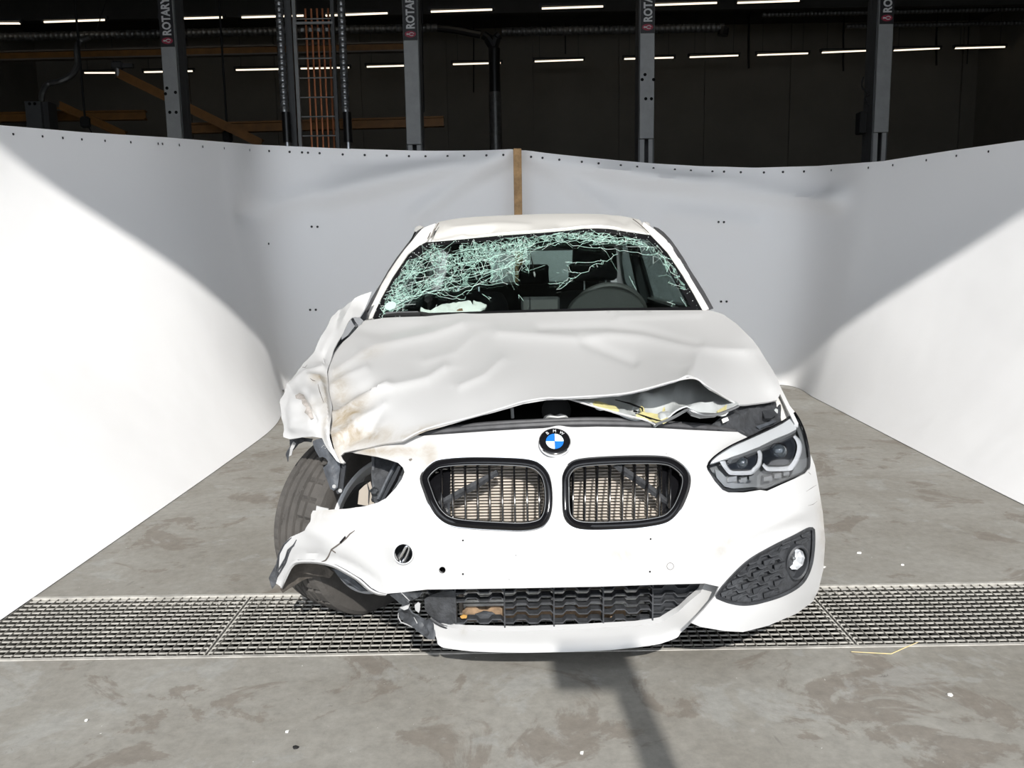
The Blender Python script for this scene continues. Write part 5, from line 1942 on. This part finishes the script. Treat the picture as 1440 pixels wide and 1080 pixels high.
# ---------------------------------------------------------------- windscreen, pillars, roof
WS = [(522, 447.5), (536, 420), (552, 391), (574, 358), (590, 345), (599, 340.3), (640, 337), (700, 331), (760, 327), (800, 323.5), (822, 321), (850, 320.3), (880, 325), (915, 330.3), (938, 355), (960, 388), (975, 413), (988, 436.5),
      (930, 436.8), (860, 437.4), (760, 439.6), (640, 444), (560, 447)]
wsc = panel('windscreen', WS, DGLS, 'windscreen_glass', car, step=10, thick=0.004)
WSi = inset(resample(WS, 12), 7)
fr_in = [(541, 437), (553, 415), (566, 392), (584, 366), (600, 350), (612, 346), (660, 340.5), (720, 335), (770, 332), (800, 329.5), (850, 328), (885, 332), (910, 338), (926, 358), (948, 390), (968, 425), (972, 432), (860, 433), (760, 435), (640, 439), (560, 441)]
panel('black_border', inset(resample(WS, 8), 0.5), DGLS, 'frit', wsc, holes=[fr_in], step=8, off=-0.003, thick=0.001)
# ---- cracks: a web of hair-thin strips on the glass
rng = np.random.RandomState(11)
WSp = np.array(WS)
dense = [([(552, 428), (566, 402), (584, 378), (606, 362), (640, 358), (690, 350), (748, 343)], 10, 1.0), ([(600, 372), (640, 372), (700, 358)], 7, .8), ([(560, 425), (600, 398), (660, 385), (720, 372), (745, 352)], 6, .8),
         ([(620, 408), (670, 398), (705, 388)], 6, .25), ([(768, 335), (800, 332), (850, 336)], 5, 1.0), ([(850, 338), (890, 340), (920, 350)], 4, .8), ([(905, 345), (930, 365), (958, 400)], 7, .35), ([(700, 385), (740, 375)], 8, .3),
         ([(600, 346), (700, 336)], 4, .25), ([(540, 436), (556, 408), (578, 370)], 7, .8), ([(790, 385), (860, 365)], 5, .12)]


def rho(q):
    d = np.zeros(len(q))
    for l, s, w_ in dense:
        d = np.maximum(d, w_ * np.exp(-(dist_line(q, l) / s) ** 2))
    for c, r in (((601, 373), (13, 9)), ((638, 353), (15, 7)), ((575, 398), (8, 6)), ((690, 375), (22, 6)), ((655, 388), (26, 5))):
        d *= 1 - .9 * np.exp(-(((q[:, 0] - c[0]) / r[0]) ** 2 + ((q[:, 1] - c[1]) / r[1]) ** 2) ** 2)
    return d


cand = rng.rand(16000, 2) * np.array([470, 130]) + np.array([520, 318])
rr = rho(cand)
cand = cand[(rng.rand(len(cand)) < rr * 0.75) & inpoly(cand, inset(resample(WS, 12), 3))]
res = delaunay_2d_cdt([Vector(p) for p in cand], [], [], 0, 1e-6)
tris = res[2]
edges = set()
for t in tris:
    for i in range(3):
        edges.add(tuple(sorted((t[i], t[(i + 1) % 3]))))
segs = []
for a, c in sorted(edges):
    p, q = cand[a], cand[c]
    L_ = np.linalg.norm(p - q)
    if L_ < 15 and rng.rand() < 0.34:
        segs.append((p, q, rng.uniform(0.05, 0.15)))
for _ in range(170):           # long straight splinters through the crushed zones
    while True:
        p = rng.rand(2) * np.array([470, 130]) + np.array([520, 318])
        if rng.rand() < rho(p[None])[0] and inpoly([p], WSp)[0]:
            break
    an = rng.choice([-0.28, -0.12, -0.75, 0.6, 1.1]) + rng.randn() * 0.18
    d_ = np.array([math.cos(an), math.sin(an)]) * rng.uniform(6, 26)
    if inpoly([p - d_], WSp)[0] and inpoly([p + d_], WSp)[0]:
        segs.append((p - d_, p + d_, rng.uniform(0.05, 0.13)))
jag = lambda pts, n, am: [np.array(p) for p in (lambda c: c + rng.randn(*c.shape) * am)(uniform(np.array(pts, float), n, False))]
LONG = [([(548, 436), (600, 412), (650, 402), (700, 400), (716, 398)], 22, 1.2), ([(556, 428), (610, 405), (640, 396), (690, 383), (745, 366)], 26, 1.3), ([(570, 418), (606, 410), (640, 418), (668, 404), (690, 388)], 20, 1.5), ([(600, 412), (630, 420), (655, 421)], 10, 1.2),
        ([(575, 385), (640, 372), (700, 362), (770, 338)], 24, 1.4), ([(590, 372), (650, 352), (720, 343)], 20, 1.5), ([(585, 392), (690, 372), (740, 352)], 26, 1.0), ([(580, 398), (700, 378), (735, 360)], 26, 1.0),
        ([(768, 346), (800, 339), (840, 339), (890, 340), (905, 345)], 24, .9), ([(800, 345), (840, 348), (880, 353), (930, 360), (960, 372)], 26, 1.0), ([(830, 331), (860, 334), (900, 336)], 14, .8), ([(783, 408), (800, 396), (830, 376), (868, 358)], 20, 1.2),
        ([(774, 399), (794, 398)], 5, .5), ([(784, 405), (800, 391), (803, 394)], 7, .9), ([(797, 372), (803, 382), (812, 384)], 7, .8), ([(795, 369), (830, 369), (845, 366)], 10, .7), ([(930, 360), (946, 385), (956, 390)], 9, .8), ([(940, 398), (960, 404)], 5, .5),
        ([(958, 418), (966, 431)], 4, .4), ([(938, 425), (950, 428)], 4, .4), ([(885, 388), (893, 405)], 3, .2), ([(678, 413), (687, 420), (690, 419)], 5, .4), ([(729, 414), (736, 423)], 3, .2), ([(722, 388), (724, 398), (730, 402)], 5, .5), ([(856, 330), (848, 338), (838, 344)], 8, .6),
        ([(832, 324), (850, 334)], 6, .5), ([(536, 446), (540, 434), (546, 427)], 8, 1.0), ([(762, 352), (770, 345), (790, 338)], 8, 1.0), ([(610, 442), (614, 428)], 3, .2), ([(566, 437), (567, 428)], 3, .2)]
for pts, n, am in LONG:
    l = jag(pts, n, am)
    segs += [(l[i], l[i + 1], 0.15) for i in range(len(l) - 1)]
    segs += [(l[i], l[i] + rng.randn(2) * 2.4, 0.14) for i in range(len(l)) if rng.rand() < .5]
allp = np.array([s[0] for s in segs] + [s[1] for s in segs])
dd = DGLS(allp) - 0.007
n_ = len(segs)
V, Fc, MI = [], [], []
for i, (p, q, wd) in enumerate(segs):
    t = (q - p) / (np.linalg.norm(q - p) + 1e-9)
    pn = np.array([-t[1], t[0]]) * wd
    k = len(V)
    V += [P(*(p + pn), dd[i]), P(*(p - pn), dd[i]), P(*(q - pn), dd[n_ + i]), P(*(q + pn), dd[n_ + i])]
    Fc.append((k, k + 1, k + 2, k + 3))
    MI.append(0 if rng.rand() < .72 else 1)
cw = obj('crack_web', V, Fc, None, wsc, smooth=None, mats=['crack', 'crack_white'], fm=MI)
cw['kind'] = 'stuff'


def haze_mat():
    m = bpy.data.materials.new('crack_haze')
    m.use_nodes = True
    nt = m.node_tree
    N, L = nt.nodes, nt.links
    N.remove(N['Principled BSDF'])
    t = N.new('ShaderNodeBsdfTransparent')
    d = N.new('ShaderNodeBsdfDiffuse')
    d.inputs[0].default_value = (0.45, 0.72, 0.62, 1)
    mx = N.new('ShaderNodeMixShader')
    mx.inputs[0].default_value = 0.26
    L.new(t.outputs[0], mx.inputs[1])
    L.new(d.outputs[0], mx.inputs[2])
    L.new(mx.outputs[0], N['Material Output'].inputs['Surface'])
    MATS['crack_haze'] = m


haze_mat()
V, Fc = [], []
for t in tris:
    pts = cand[list(t)]
    if max(np.linalg.norm(pts[i] - pts[(i + 1) % 3]) for i in range(3)) < 17 and rng.rand() < 0.62 * rho(pts.mean(0)[None])[0] + .03:
        k = len(V)
        V += [P(*p, d) for p, d in zip(pts, DGLS(pts) - 0.005)]
        Fc.append((k, k + 1, k + 2))
cz = obj('crushed_glass', V, Fc, 'crack_haze', wsc, smooth=None)
cz['kind'] = 'stuff'
# specks of broken glass round the edge
V, Fc = [], []
rim = uniform(np.array(WS), 260)
for p in rim:
    for _ in range(3):
        if p[1] > 434 and p[0] > 560:
            continue
        q = p + rng.randn(2) * 2.5 + (np.array([750, 395]) - p) * rng.uniform(0.005, 0.06)
        if rng.rand() < (0.55 if p[0] < 620 else 0.3) and inpoly([q], WSp)[0]:
            r = rng.uniform(.3, .75)
            k = len(V)
            d_ = DGLS([q])[0] - 0.009
            V += [P(q[0] + r * math.cos(a), q[1] + r * math.sin(a), d_) for a in (0, 2.1, 4.2)]
            Fc.append((k, k + 1, k + 2))
cs = obj('glass_specks', V, Fc, 'crack_white', wsc, smooth=None)
cs['kind'] = 'stuff'
ov = np.array([(549 + 8.2 * math.cos(a) * .94 + 5.6 * math.sin(a) * .34, 430 - 8.2 * math.cos(a) * .34 + 5.6 * math.sin(a) * .94) for a in np.linspace(0, 2 * math.pi, 24, False)])
b = MB()
b.plate(px3(ov, DGLS, -0.008), (0, 0.001, 0))
b.obj('oval_sticker', 'sticker', wsc, smooth=None)
b = MB()
b.tube(px3([(744, 353), (748, 367), (752, 385)], DGLS, 0.03), 0.003, 5)
b.obj('dangling_wire', 'cable', wsc)
b = MB()
b.tube(px3([(751, 383), (752, 388)], DGLS, 0.025), 0.004, 5)
b.obj('wire_end', 'pale_tear', wsc)

# pillars
DPL = TPS([(522, 447, 3.50), (513, 449, 3.52), (552, 391, 3.74), (535, 402, 3.72), (574, 358, 3.94), (558, 366, 3.92), (599, 340, 4.04), (580, 338, 4.06), (594, 322, 4.12), (613, 316, 4.14)])
DPR = TPS([(988, 436, 3.50), (996, 434, 3.52), (960, 388, 3.74), (968, 383, 3.76), (938, 355, 3.92), (943, 344, 3.95), (915, 330, 4.04), (920, 320, 4.12), (905, 312, 4.16)])
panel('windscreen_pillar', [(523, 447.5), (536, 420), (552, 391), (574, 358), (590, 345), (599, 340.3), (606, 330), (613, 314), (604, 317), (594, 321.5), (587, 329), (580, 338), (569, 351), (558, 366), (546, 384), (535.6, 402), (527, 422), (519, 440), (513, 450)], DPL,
      'paint_roof_lit', car, step=6, thick=0.02, dents=[('g', [(520, 440), (555, 380), (588, 336)], 3, 0.006)])
panel('windscreen_pillar', [(988, 436.5), (975, 413), (960, 388), (938, 355), (915, 330.3), (903, 318), (905, 312), (920, 323), (932, 332), (943, 344), (956, 363), (968, 383), (982, 408), (997, 434.5), (992, 437)], DPR, 'paint_roof_lit', car, step=6, thick=0.02,
      dents=[('g', [(992, 434), (955, 374), (918, 324)], 3, 0.006)])
lt1 = [(595, 319.5), (587, 324.5), (578.6, 335), (569, 347.5), (557.8, 362), (546, 380), (535.2, 399), (528, 410), (521, 421.5), (517, 430), (511, 440)]
lt2 = [(597, 323), (590, 330), (581, 339.5), (571, 352), (560, 366), (549, 383), (537, 403), (530, 416), (524, 428), (520, 437), (515, 444)]
b = MB()
l1, l2 = np.array(lt1), np.array(lt2)
b.loft([px3(l1, DPL, 0.03), px3(l1, DPL, 0.01), px3((l1 + l2) / 2, DPL, 0.002), px3(l2, DPL, 0.012), px3(l2, DPL, 0.05)], False)
b.obj('door_seal', 'seal_rubber', car, smooth=50)
rt1 = np.array([(919, 318.5), (926, 321), (933, 326), (943, 336.5), (952, 349), (962, 364), (971, 380), (981, 395), (990.6, 410.6), (997, 422), (1003.5, 434)])
rt2 = np.array([(919.5, 323.5), (925, 327.5), (931, 332.5), (939, 341), (946.5, 351), (956, 366), (966, 383), (975, 398), (984, 413), (990.5, 424), (997.5, 436)])
b = MB()
b.loft([px3(rt1, DPR, 0.05), px3(rt1, DPR, 0.015), px3((rt1 + rt2) / 2, DPR, -0.004), px3(rt2, DPR, 0.0), px3(rt2, DPR, 0.05)], False)
b.obj('door_seal', 'seal_rubber', car, smooth=50)
panel('mirror_base', [(506.5, 447), (513, 437), (516.5, 440), (517, 447), (511.5, 451.5)], lambda q: np.full(len(q), 3.47), 'black_plastic', car, step=5, thick=0.02)
panel('hinge_strip', [(481, 470), (480, 478), (490, 471), (500, 458), (504, 459), (500, 464), (492, 474), (475, 490), (468, 502), (466.5, 498), (473, 484)], TPS([(481, 470, 3.24), (468, 502, 3.06), (503, 459, 3.40), (490, 472, 3.28), (474, 488, 3.14)]), 'torn_plastic', car, step=4)
panel('hinge_strip', [(493.5, 449), (496.5, 446.5), (499, 452), (503.5, 457.5), (500.5, 461), (496, 454)], lambda q: np.full(len(q), 3.36), 'torn_plastic', car, step=4)

# roof: rows from header to tail
def roofrow(pts, Y):
    return [P(u, v_, y) for (u, v_), y in zip(pts, Y)]


r0 = roofrow([(599, 341), (640, 337.6), (700, 331.6), (760, 327.6), (800, 324), (824, 321.6), (850, 321), (880, 325.5), (914, 330.8)], [4.06, 4.0, 3.97, 3.95, 3.95, 3.95, 3.96, 3.99, 4.05])
r05 = roofrow([(600, 337.5), (641, 334), (700, 328.5), (760, 324.5), (800, 321), (824, 319), (851, 318.5), (881, 322.5), (912, 327)], [4.075, 4.012, 3.982, 3.962, 3.962, 3.962, 3.972, 4.002, 4.07])
r1 = roofrow([(606, 329), (643, 322), (700, 318.5), (760, 317), (800, 316), (825, 314.5), (853, 313), (880, 315.5), (907, 320)], [4.16, 4.12, 4.11, 4.10, 4.10, 4.10, 4.10, 4.12, 4.15])
r2 = roofrow([(613, 316), (645, 311), (700, 308.5), (760, 306.5), (800, 306), (826, 305.5), (853, 305.5), (876, 308), (903, 314)], [4.32, 4.32, 4.32, 4.3, 4.3, 4.3, 4.3, 4.3, 4.3])
r3 = roofrow([(618, 312.5), (650, 306.8), (700, 303.2), (760, 301), (800, 300.4), (826, 300.8), (850, 301.8), (872, 304), (896, 309)], [4.55, 4.55, 4.55, 4.55, 4.55, 4.55, 4.55, 4.55, 4.5])
rows_ = [r0, r05, r1, r2, r3]
for Y, zc, hw in ((4.95, 1.44, .56), (5.4, 1.42, .55), (5.75, 1.385, .53), (5.98, 1.335, .50)):
    rows_.append([(CX0 + hw * s, Y, zc - 0.075 * abs(s) ** 2.4) for s in np.linspace(-1, 1, 9)])
v, f = grid(rows_, 6, 5)
qq = np.array([proj(p) for p in v])
a = np.zeros(len(v))
for line, sg, am in (([(612, 333), (640, 327), (690, 325)], 4, -0.012), ([(640, 322), (700, 316), (740, 318)], 4, 0.010), ([(790, 318), (830, 314), (850, 316)], 3.5, -0.008), ([(860, 306), (880, 312)], 4, -0.008), ([(625, 318), (650, 330)], 4, 0.008)):
    a += am * np.exp(-(dist_line(qq, line) / sg) ** 2) * (v[:, 1] < 4.6)
v[:, 2] += a
v[:, 1] -= a * 0.3
roof = shell('roof', v, f, 'paint_roof_lit', car, thick=0.02, toward=np.array([0.12, 4, 6.0]), smooth=50)
for l in ([(613, 314), (607, 324), (601, 336)], [(617, 313.5), (611, 324), (606, 334)], [(890, 308), (897, 313), (905, 320), (912, 327)]):
    b = MB()
    b.tube([P(u, v_, y) for (u, v_), y in zip(l, np.linspace(4.22, 4.02, len(l)))], 0.002, 5)
    b.obj('roof_seam', 'scratch', roof)
# roof rails joining pillars, roof and doors
for s in (-1, 1):
    b = MB()
    q = P(603, 327, 4.15) if s < 0 else P(908, 319, 4.15)
    pts = cr([q, (CX0 + s * 0.60, 4.5, 1.365), (CX0 + s * 0.60, 5.0, 1.365), (CX0 + s * 0.58, 5.6, 1.335), (CX0 + s * 0.53, 6.0, 1.27)], 6)
    b.tube(pts, list(np.interp(np.linspace(0, 1, len(pts)), [0, .2, 1], [.008, .03, .03])), 8)
    b.obj('roof_rail', 'paint_roof_lit', car)

# ---------------------------------------------------------------- body sides, doors, tail
def bw(Y):
    return np.interp(Y, [2.4, 2.8, 3.4, 5.4, 6.0, 6.4], [.775, .82, .855, .87, .84, .74])


def bprof(z):
    return np.interp(z, [.15, .3, .5, .66, .78, .86, .95, 1.02], [.93, .97, .995, 1.0, .955, .895, .86, .82])


def side(name, poly, s, m, holes=(), step=.06, thick=.012, xf=None, toward=None):
    q, f = cdt(np.array(poly), [np.array(h) for h in holes], step)
    x = CX0 + s * (bw(q[:, 0]) * bprof(q[:, 1]) if xf is None else xf(q))
    v = np.stack([x, q[:, 0], q[:, 1]], 1)
    return shell(name, v, f, m, car, thick, toward=toward if toward is not None else np.array([CX0 + s * 30, 4, 1.0]))


arc = lambda c, r, a0, a1, n=14: [(c[0] + r * math.cos(math.radians(a)), c[1] + r * math.sin(math.radians(a))) for a in np.linspace(a0, a1, n)]
side('front_fender', [(2.62, .66), (2.62, .60)] + arc((2.80, .32), .355, 122, -20) + [(3.28, .20), (3.28, .87), (3.0, .84), (2.8, .78)], 1, 'paint')
for s, lab in ((1, None), (-1, None)):
    y0 = 3.295
    side('front_door', [(y0, .22), (4.42, .22), (4.42, .955), (3.6, .945), (y0, .92)], s, 'paint')
    side('side_sill', [(3.20, .15), (5.12, .15), (5.12, .215), (3.20, .215)], s, 'paint')
    side('rear_door', [(4.435, .22), (5.05, .22), (5.09, .36)] + arc((5.48, .32), .385, 172, 128, 7) + [(5.22, .75), (5.22, .965), (4.435, .955)], s, 'paint')
    side('rear_quarter', [(5.235, .97), (5.235, .66)] + arc((5.48, .32), .365, 122, -18) + [(6.15, .25), (6.34, .40), (6.36, .70), (6.33, .92), (6.2, .985)], s, 'paint')
    for hy, hz in ((4.25, .80), (5.1, .82)):
        b = MB()
        xx = CX0 + s * (bw(hy) * bprof(hz) + .022)
        b.tube([(xx - s * .025, hy - .1, hz), (xx, hy - .08, hz), (xx, hy + .06, hz), (xx - s * .025, hy + .08, hz)], .012, 6)
        b.obj('door_handle', 'paint', car)
    gx = lambda q: np.interp(q[:, 1], [.93, 1.38], [.715, .575])
    frontw = [(3.80, .985), (4.16, 1.27), (4.24, 1.30), (4.72, 1.315), (4.74, .985)]
    rearw = [(4.86, .985), (4.86, 1.315), (5.35, 1.295), (5.62, 1.20), (5.78, 1.06), (5.70, .99)]
    side('window_frame', [(3.52, .93), (3.60, 1.0), (3.9, 1.19), (4.12, 1.345), (4.5, 1.37), (5.0, 1.37), (5.6, 1.335), (5.95, 1.28), (6.2, 1.0), (6.1, .93)], s, 'gloss_black', [frontw, rearw], xf=gx)
    side('side_window', [(3.79, .98), (4.16, 1.28), (4.24, 1.305), (4.73, 1.32), (4.75, .98)], s, 'side_glass', xf=lambda q: gx(q) - .015, thick=.004, step=.15)
    side('side_window', [(4.85, .98), (4.85, 1.32), (5.35, 1.30), (5.63, 1.20), (5.79, 1.06), (5.70, .98)], s, 'side_glass', xf=lambda q: gx(q) - .015, thick=.004, step=.15)
    b = MB()
    bl = [(CX0 + s * .73, 3.7, .935), (CX0 + s * .745, 4.0, .95), (CX0 + s * .75, 4.4, .955), (CX0 + s * .75, 5.2, .965), (CX0 + s * .74, 6.1, .98)]
    v_, f_ = grid([[(x + s * .01, y, z - .01) for x, y, z in bl], [(x - s * .085, y, z + .025) for x, y, z in bl]], 5, 3)
    shell('shoulder', v_, f_, 'paint', car, .01, toward=np.array([CX0, 4.5, 9.0]))
# tail: hatch with rear window, bumper, lamps
def tail(name, poly, m, holes=(), off=0.0, thick=.015, step=.07):
    q, f = cdt(np.array(poly), [np.array(h) for h in holes], step)
    y = np.interp(q[:, 1], [.2, .5, .85, .98, 1.34], [6.37, 6.42, 6.40, 6.30, 5.97]) - 0.16 * (np.abs(q[:, 0]) / .75) ** 3 + off
    return shell(name, np.stack([CX0 + q[:, 0], y, q[:, 1]], 1), f, m, car, thick, toward=np.array([CX0, 30, 1.0]))


rw = [(-.50, 1.05), (-.43, 1.285), (.43, 1.285), (.50, 1.05)]
tail('tailgate', [(-.60, .52), (-.66, .95), (-.56, 1.20), (-.50, 1.335), (.50, 1.335), (.56, 1.20), (.66, .95), (.60, .52)], 'paint', [rw])
tail('rear_window', [(-.51, 1.04), (-.44, 1.295), (.44, 1.295), (.51, 1.04)], 'rear_glass', off=-.01, thick=.004, step=.2)
tail('rear_bumper', [(-.72, .25), (-.76, .5), (.76, .5), (.72, .25)], 'paint', off=.03)
for s in (-1, 1):
    tail('tail_lamp', [(s * .38, .74), (s * .42, .86), (s * .74, .88), (s * .76, .72), (s * .7, .68)], 'sign_red', off=.012)

# ---------------------------------------------------------------- cabin
b = MB()
b.box((CX0, 4.4, 0.24), (1.36, 3.7, 0.06))
b.obj('floor_pan', 'interior', car, smooth=None)
b = MB()
b.box((CX0, 3.42, 0.58), (1.30, 0.05, 0.66))
b.obj('bulkhead', 'interior', car, smooth=None)
for s in (-1, 1):
    b = MB()
    b.cbox((CX0 + s * 0.70, 4.45, 0.62), (0.07, 2.0, 0.68), 0.02)
    b.obj('door_card', 'interior', car, smooth=None)
    b = MB()
    b.tube([(CX0 + s * .66, 4.80, .95), (CX0 + s * .575, 4.80, 1.33)], .035, 6)
    b.obj('door_pillar', 'interior', car, smooth=None)
b = MB()
v, f = grid([[(CX0 + hw * s, Y, zc - 0.03 - 0.06 * abs(s) ** 2.4) for s in np.linspace(-1, 1, 7)] for Y, zc, hw in ((4.12, 1.345, .52), (4.6, 1.40, .54), (5.2, 1.40, .53), (5.9, 1.33, .47))], 3, 3)
shell('headliner', v, f, 'interior', car, .006, toward=np.array([CX0, 4.5, -5]))
# dashboard
prof = [(3.46, .90), (3.52, .945), (3.72, .958), (3.92, .962), (4.00, .935), (4.03, .86), (3.98, .70), (3.96, .45)]
rows_ = [[(CX0 + x, y + .05 * abs(x), z - .02 * abs(x)) for y, z in prof] for x in (-.66, -.4, 0, .4, .66)]
v, f = grid(rows_, 4, 4)
shell('dashboard', v, f, 'dash', car, .01, toward=np.array([CX0, 3.0, 4.0]), smooth=50)
# instrument hood and steering wheel (driver on the right of the picture)
bc = P(853, 440, 3.86)
b = MB()
loops = []
for dy, sc_ in ((0.0, .955), (0.004, .985), (0.012, 1.0), (0.04, 1.0), (0.2, .94)):
    loops.append([(bc[0] + 0.188 * sc_ * math.cos(a), 3.84 + dy, bc[2] - 0.02 + 0.135 * sc_ * math.sin(a)) for a in np.linspace(0, math.pi, 24)])
b.loft(loops, False)
b.add([p for p in loops[0]], [tuple(range(24))])
b.obj('instrument_hood', 'dash', car, smooth=50)
sw = empty('steering_wheel', P(855, 448, 4.12))
sw.parent = car
sw.location = ORG[sw] - ORG[car]
Ms = frame_to(ORG[sw], (0, -0.9, -0.42))
b = MB()
b.tube([Ms @ Vector((.185 * math.cos(a), .185 * math.sin(a), 0)) for a in np.linspace(0, 2 * math.pi, 40, False)], .015, 8, True)
b.obj('rim', 'wheel_leather', sw)
b = MB()
b.lathe([(.07, -.02), (.07, .02), (.05, .03), (0, .03)], Ms, 20)
b.obj('hub', 'wheel_leather', sw)
for a in (0.1, math.pi - .1, -math.pi / 2):
    b = MB()
    b.tube([Ms @ Vector((.05 * math.cos(a), .05 * math.sin(a), 0)), Ms @ Vector((.18 * math.cos(a), .18 * math.sin(a), 0))], .012, 6)
    b.obj('spoke', 'wheel_leather', sw)
a, c = P(733, 437, 3.90), P(787, 420, 3.90)
b = MB()
b.cbox(((a[0] + c[0]) / 2, 3.92, (a[2] + c[2]) / 2), (c[0] - a[0], .03, c[2] - a[2] + .02), .008)
ds = b.obj('display_screen', 'interior', car, smooth=None)
b = MB()
b.box(((a[0] + c[0]) / 2, 3.902, (a[2] + c[2]) / 2), (c[0] - a[0] - .02, .004, c[2] - a[2] - .008))
b.obj('bezel', 'wheel_leather', ds, smooth=None)


def rounded(w_, d, h, tilt, c, m, name, par, top=0.75):
    rot = Matrix.Rotation(tilt, 3, 'X')
    b = MB()
    lo = []
    for t, s1, s2 in ((0, .86, .7), (.06, .97, .95), (.25, 1, 1), (.7, .97, .95), (.9, top + .1, .85), (.98, top, .6), (1.0, top * .8, .3)):
        lo.append([Vector(c) + rot @ Vector((w_ / 2 * s1 * math.copysign(abs(math.cos(a)) ** .55, math.cos(a)), d / 2 * s2 * math.copysign(abs(math.sin(a)) ** .55, math.sin(a)), h * t)) for a in np.linspace(0, 2 * math.pi, 20, False)])
    b.loft(lo, True, True)
    return b.obj(name, m, par, smooth=50)


def seat(x, Y, z0, hr_z, name, w_=.5, tilt=-.28, hw=.26):
    r = empty(name, (x, Y, .27))
    r.parent = car
    r.location = ORG[r] - ORG[car]
    rounded(w_, .5, .2, 0, (x, Y - .28, .30), 'seat_cloth', 'cushion', r, .95)
    rounded(w_, .14, .60, tilt, (x, Y, z0), 'seat_cloth', 'backrest', r, .78)
    rounded(hw, .10, .19, tilt * .5, (x, Y + .19, hr_z), 'seat_cloth', 'headrest', r, .85)
    for s in (-1, 1):
        b = MB()
        b.tube([(x + s * .06, Y + .17, hr_z - .08), (x + s * .06, Y + .19, hr_z + .03)], .007, 6)
        b.obj('headrest_post', 'chrome', r)
    return r


seat(CX0 + .36, 4.55, .45, 1.085, 'driver_seat')
seat(CX0 - .36, 4.62, .45, 1.06, 'passenger_seat')
rs = empty('rear_bench', (CX0, 5.5, .27))
rs.parent = car
rs.location = ORG[rs] - ORG[car]
rounded(1.25, .5, .2, 0, (CX0, 5.25, .30), 'seat_cloth', 'cushion', rs, .98)
rounded(1.25, .16, .62, -.3, (CX0, 5.5, .45), 'seat_cloth', 'backrest', rs, .96)
for x in (-.36, .04, .38):
    rounded(.21, .09, .16, -.15, (CX0 + x, 5.69, 1.02), 'seat_cloth', 'headrest', rs, .9)
# air-bag rag on the dashboard, brown bit, wiper
DAB = TPS([(592, 434, 3.62), (640, 424, 3.72), (684, 428, 3.70), (660, 437, 3.60), (600, 438, 3.60)])
panel('deflated_airbag', [(591, 436), (592, 431.5), (597, 434.5), (606, 435), (622, 428.5), (634, 424), (645, 424.8), (662, 424), (664.5, 429), (667, 429), (666, 423), (676, 424), (684, 429.5), (682.5, 434.5), (676, 437), (655, 438), (620, 438.5), (600, 439)], DAB, 'paper', car,
      step=4, thick=.008, rough=[(14, .012, None), (5, .006, None)])
panel('brown_fragment', [(642, 436), (646, 434), (650, 433.5), (651, 437), (643, 437.5)], lambda q: np.full(len(q), 3.56), 'brown_bit', car, step=4)
b = MB()
b.tube(px3([(540, 443.5), (560, 442.5), (592, 442)], DGLS, -.012), [.004, .009, .009], 6)
wp = b.obj('wiper', 'cable', car)
b = MB()
b.tube(px3([(590, 440), (604, 443), (640, 444), (690, 441.5), (740, 439.5)], DGLS, -.015), [.007, .009, .006, .005, .004], 6)
b.obj('arm', 'cable', wp)
b = MB()
b.tube(px3([(543, 441), (565, 440), (588, 439.5)], DGLS, -.016), .006, 6)
b.obj('blade', 'lamp_grey', wp)
# cowl under the glass edge
panel('cowl', [(520, 447), (560, 444), (640, 441), (760, 437), (860, 435.5), (990, 435), (992, 440), (860, 441), (760, 443), (640, 447), (530, 452)], TPS([(520, 448, 3.49), (760, 438, 3.35), (760, 443, 3.31), (990, 436, 3.49), (640, 444, 3.38), (530, 452, 3.46)]), 'black_plastic', car, step=8, off=.02)
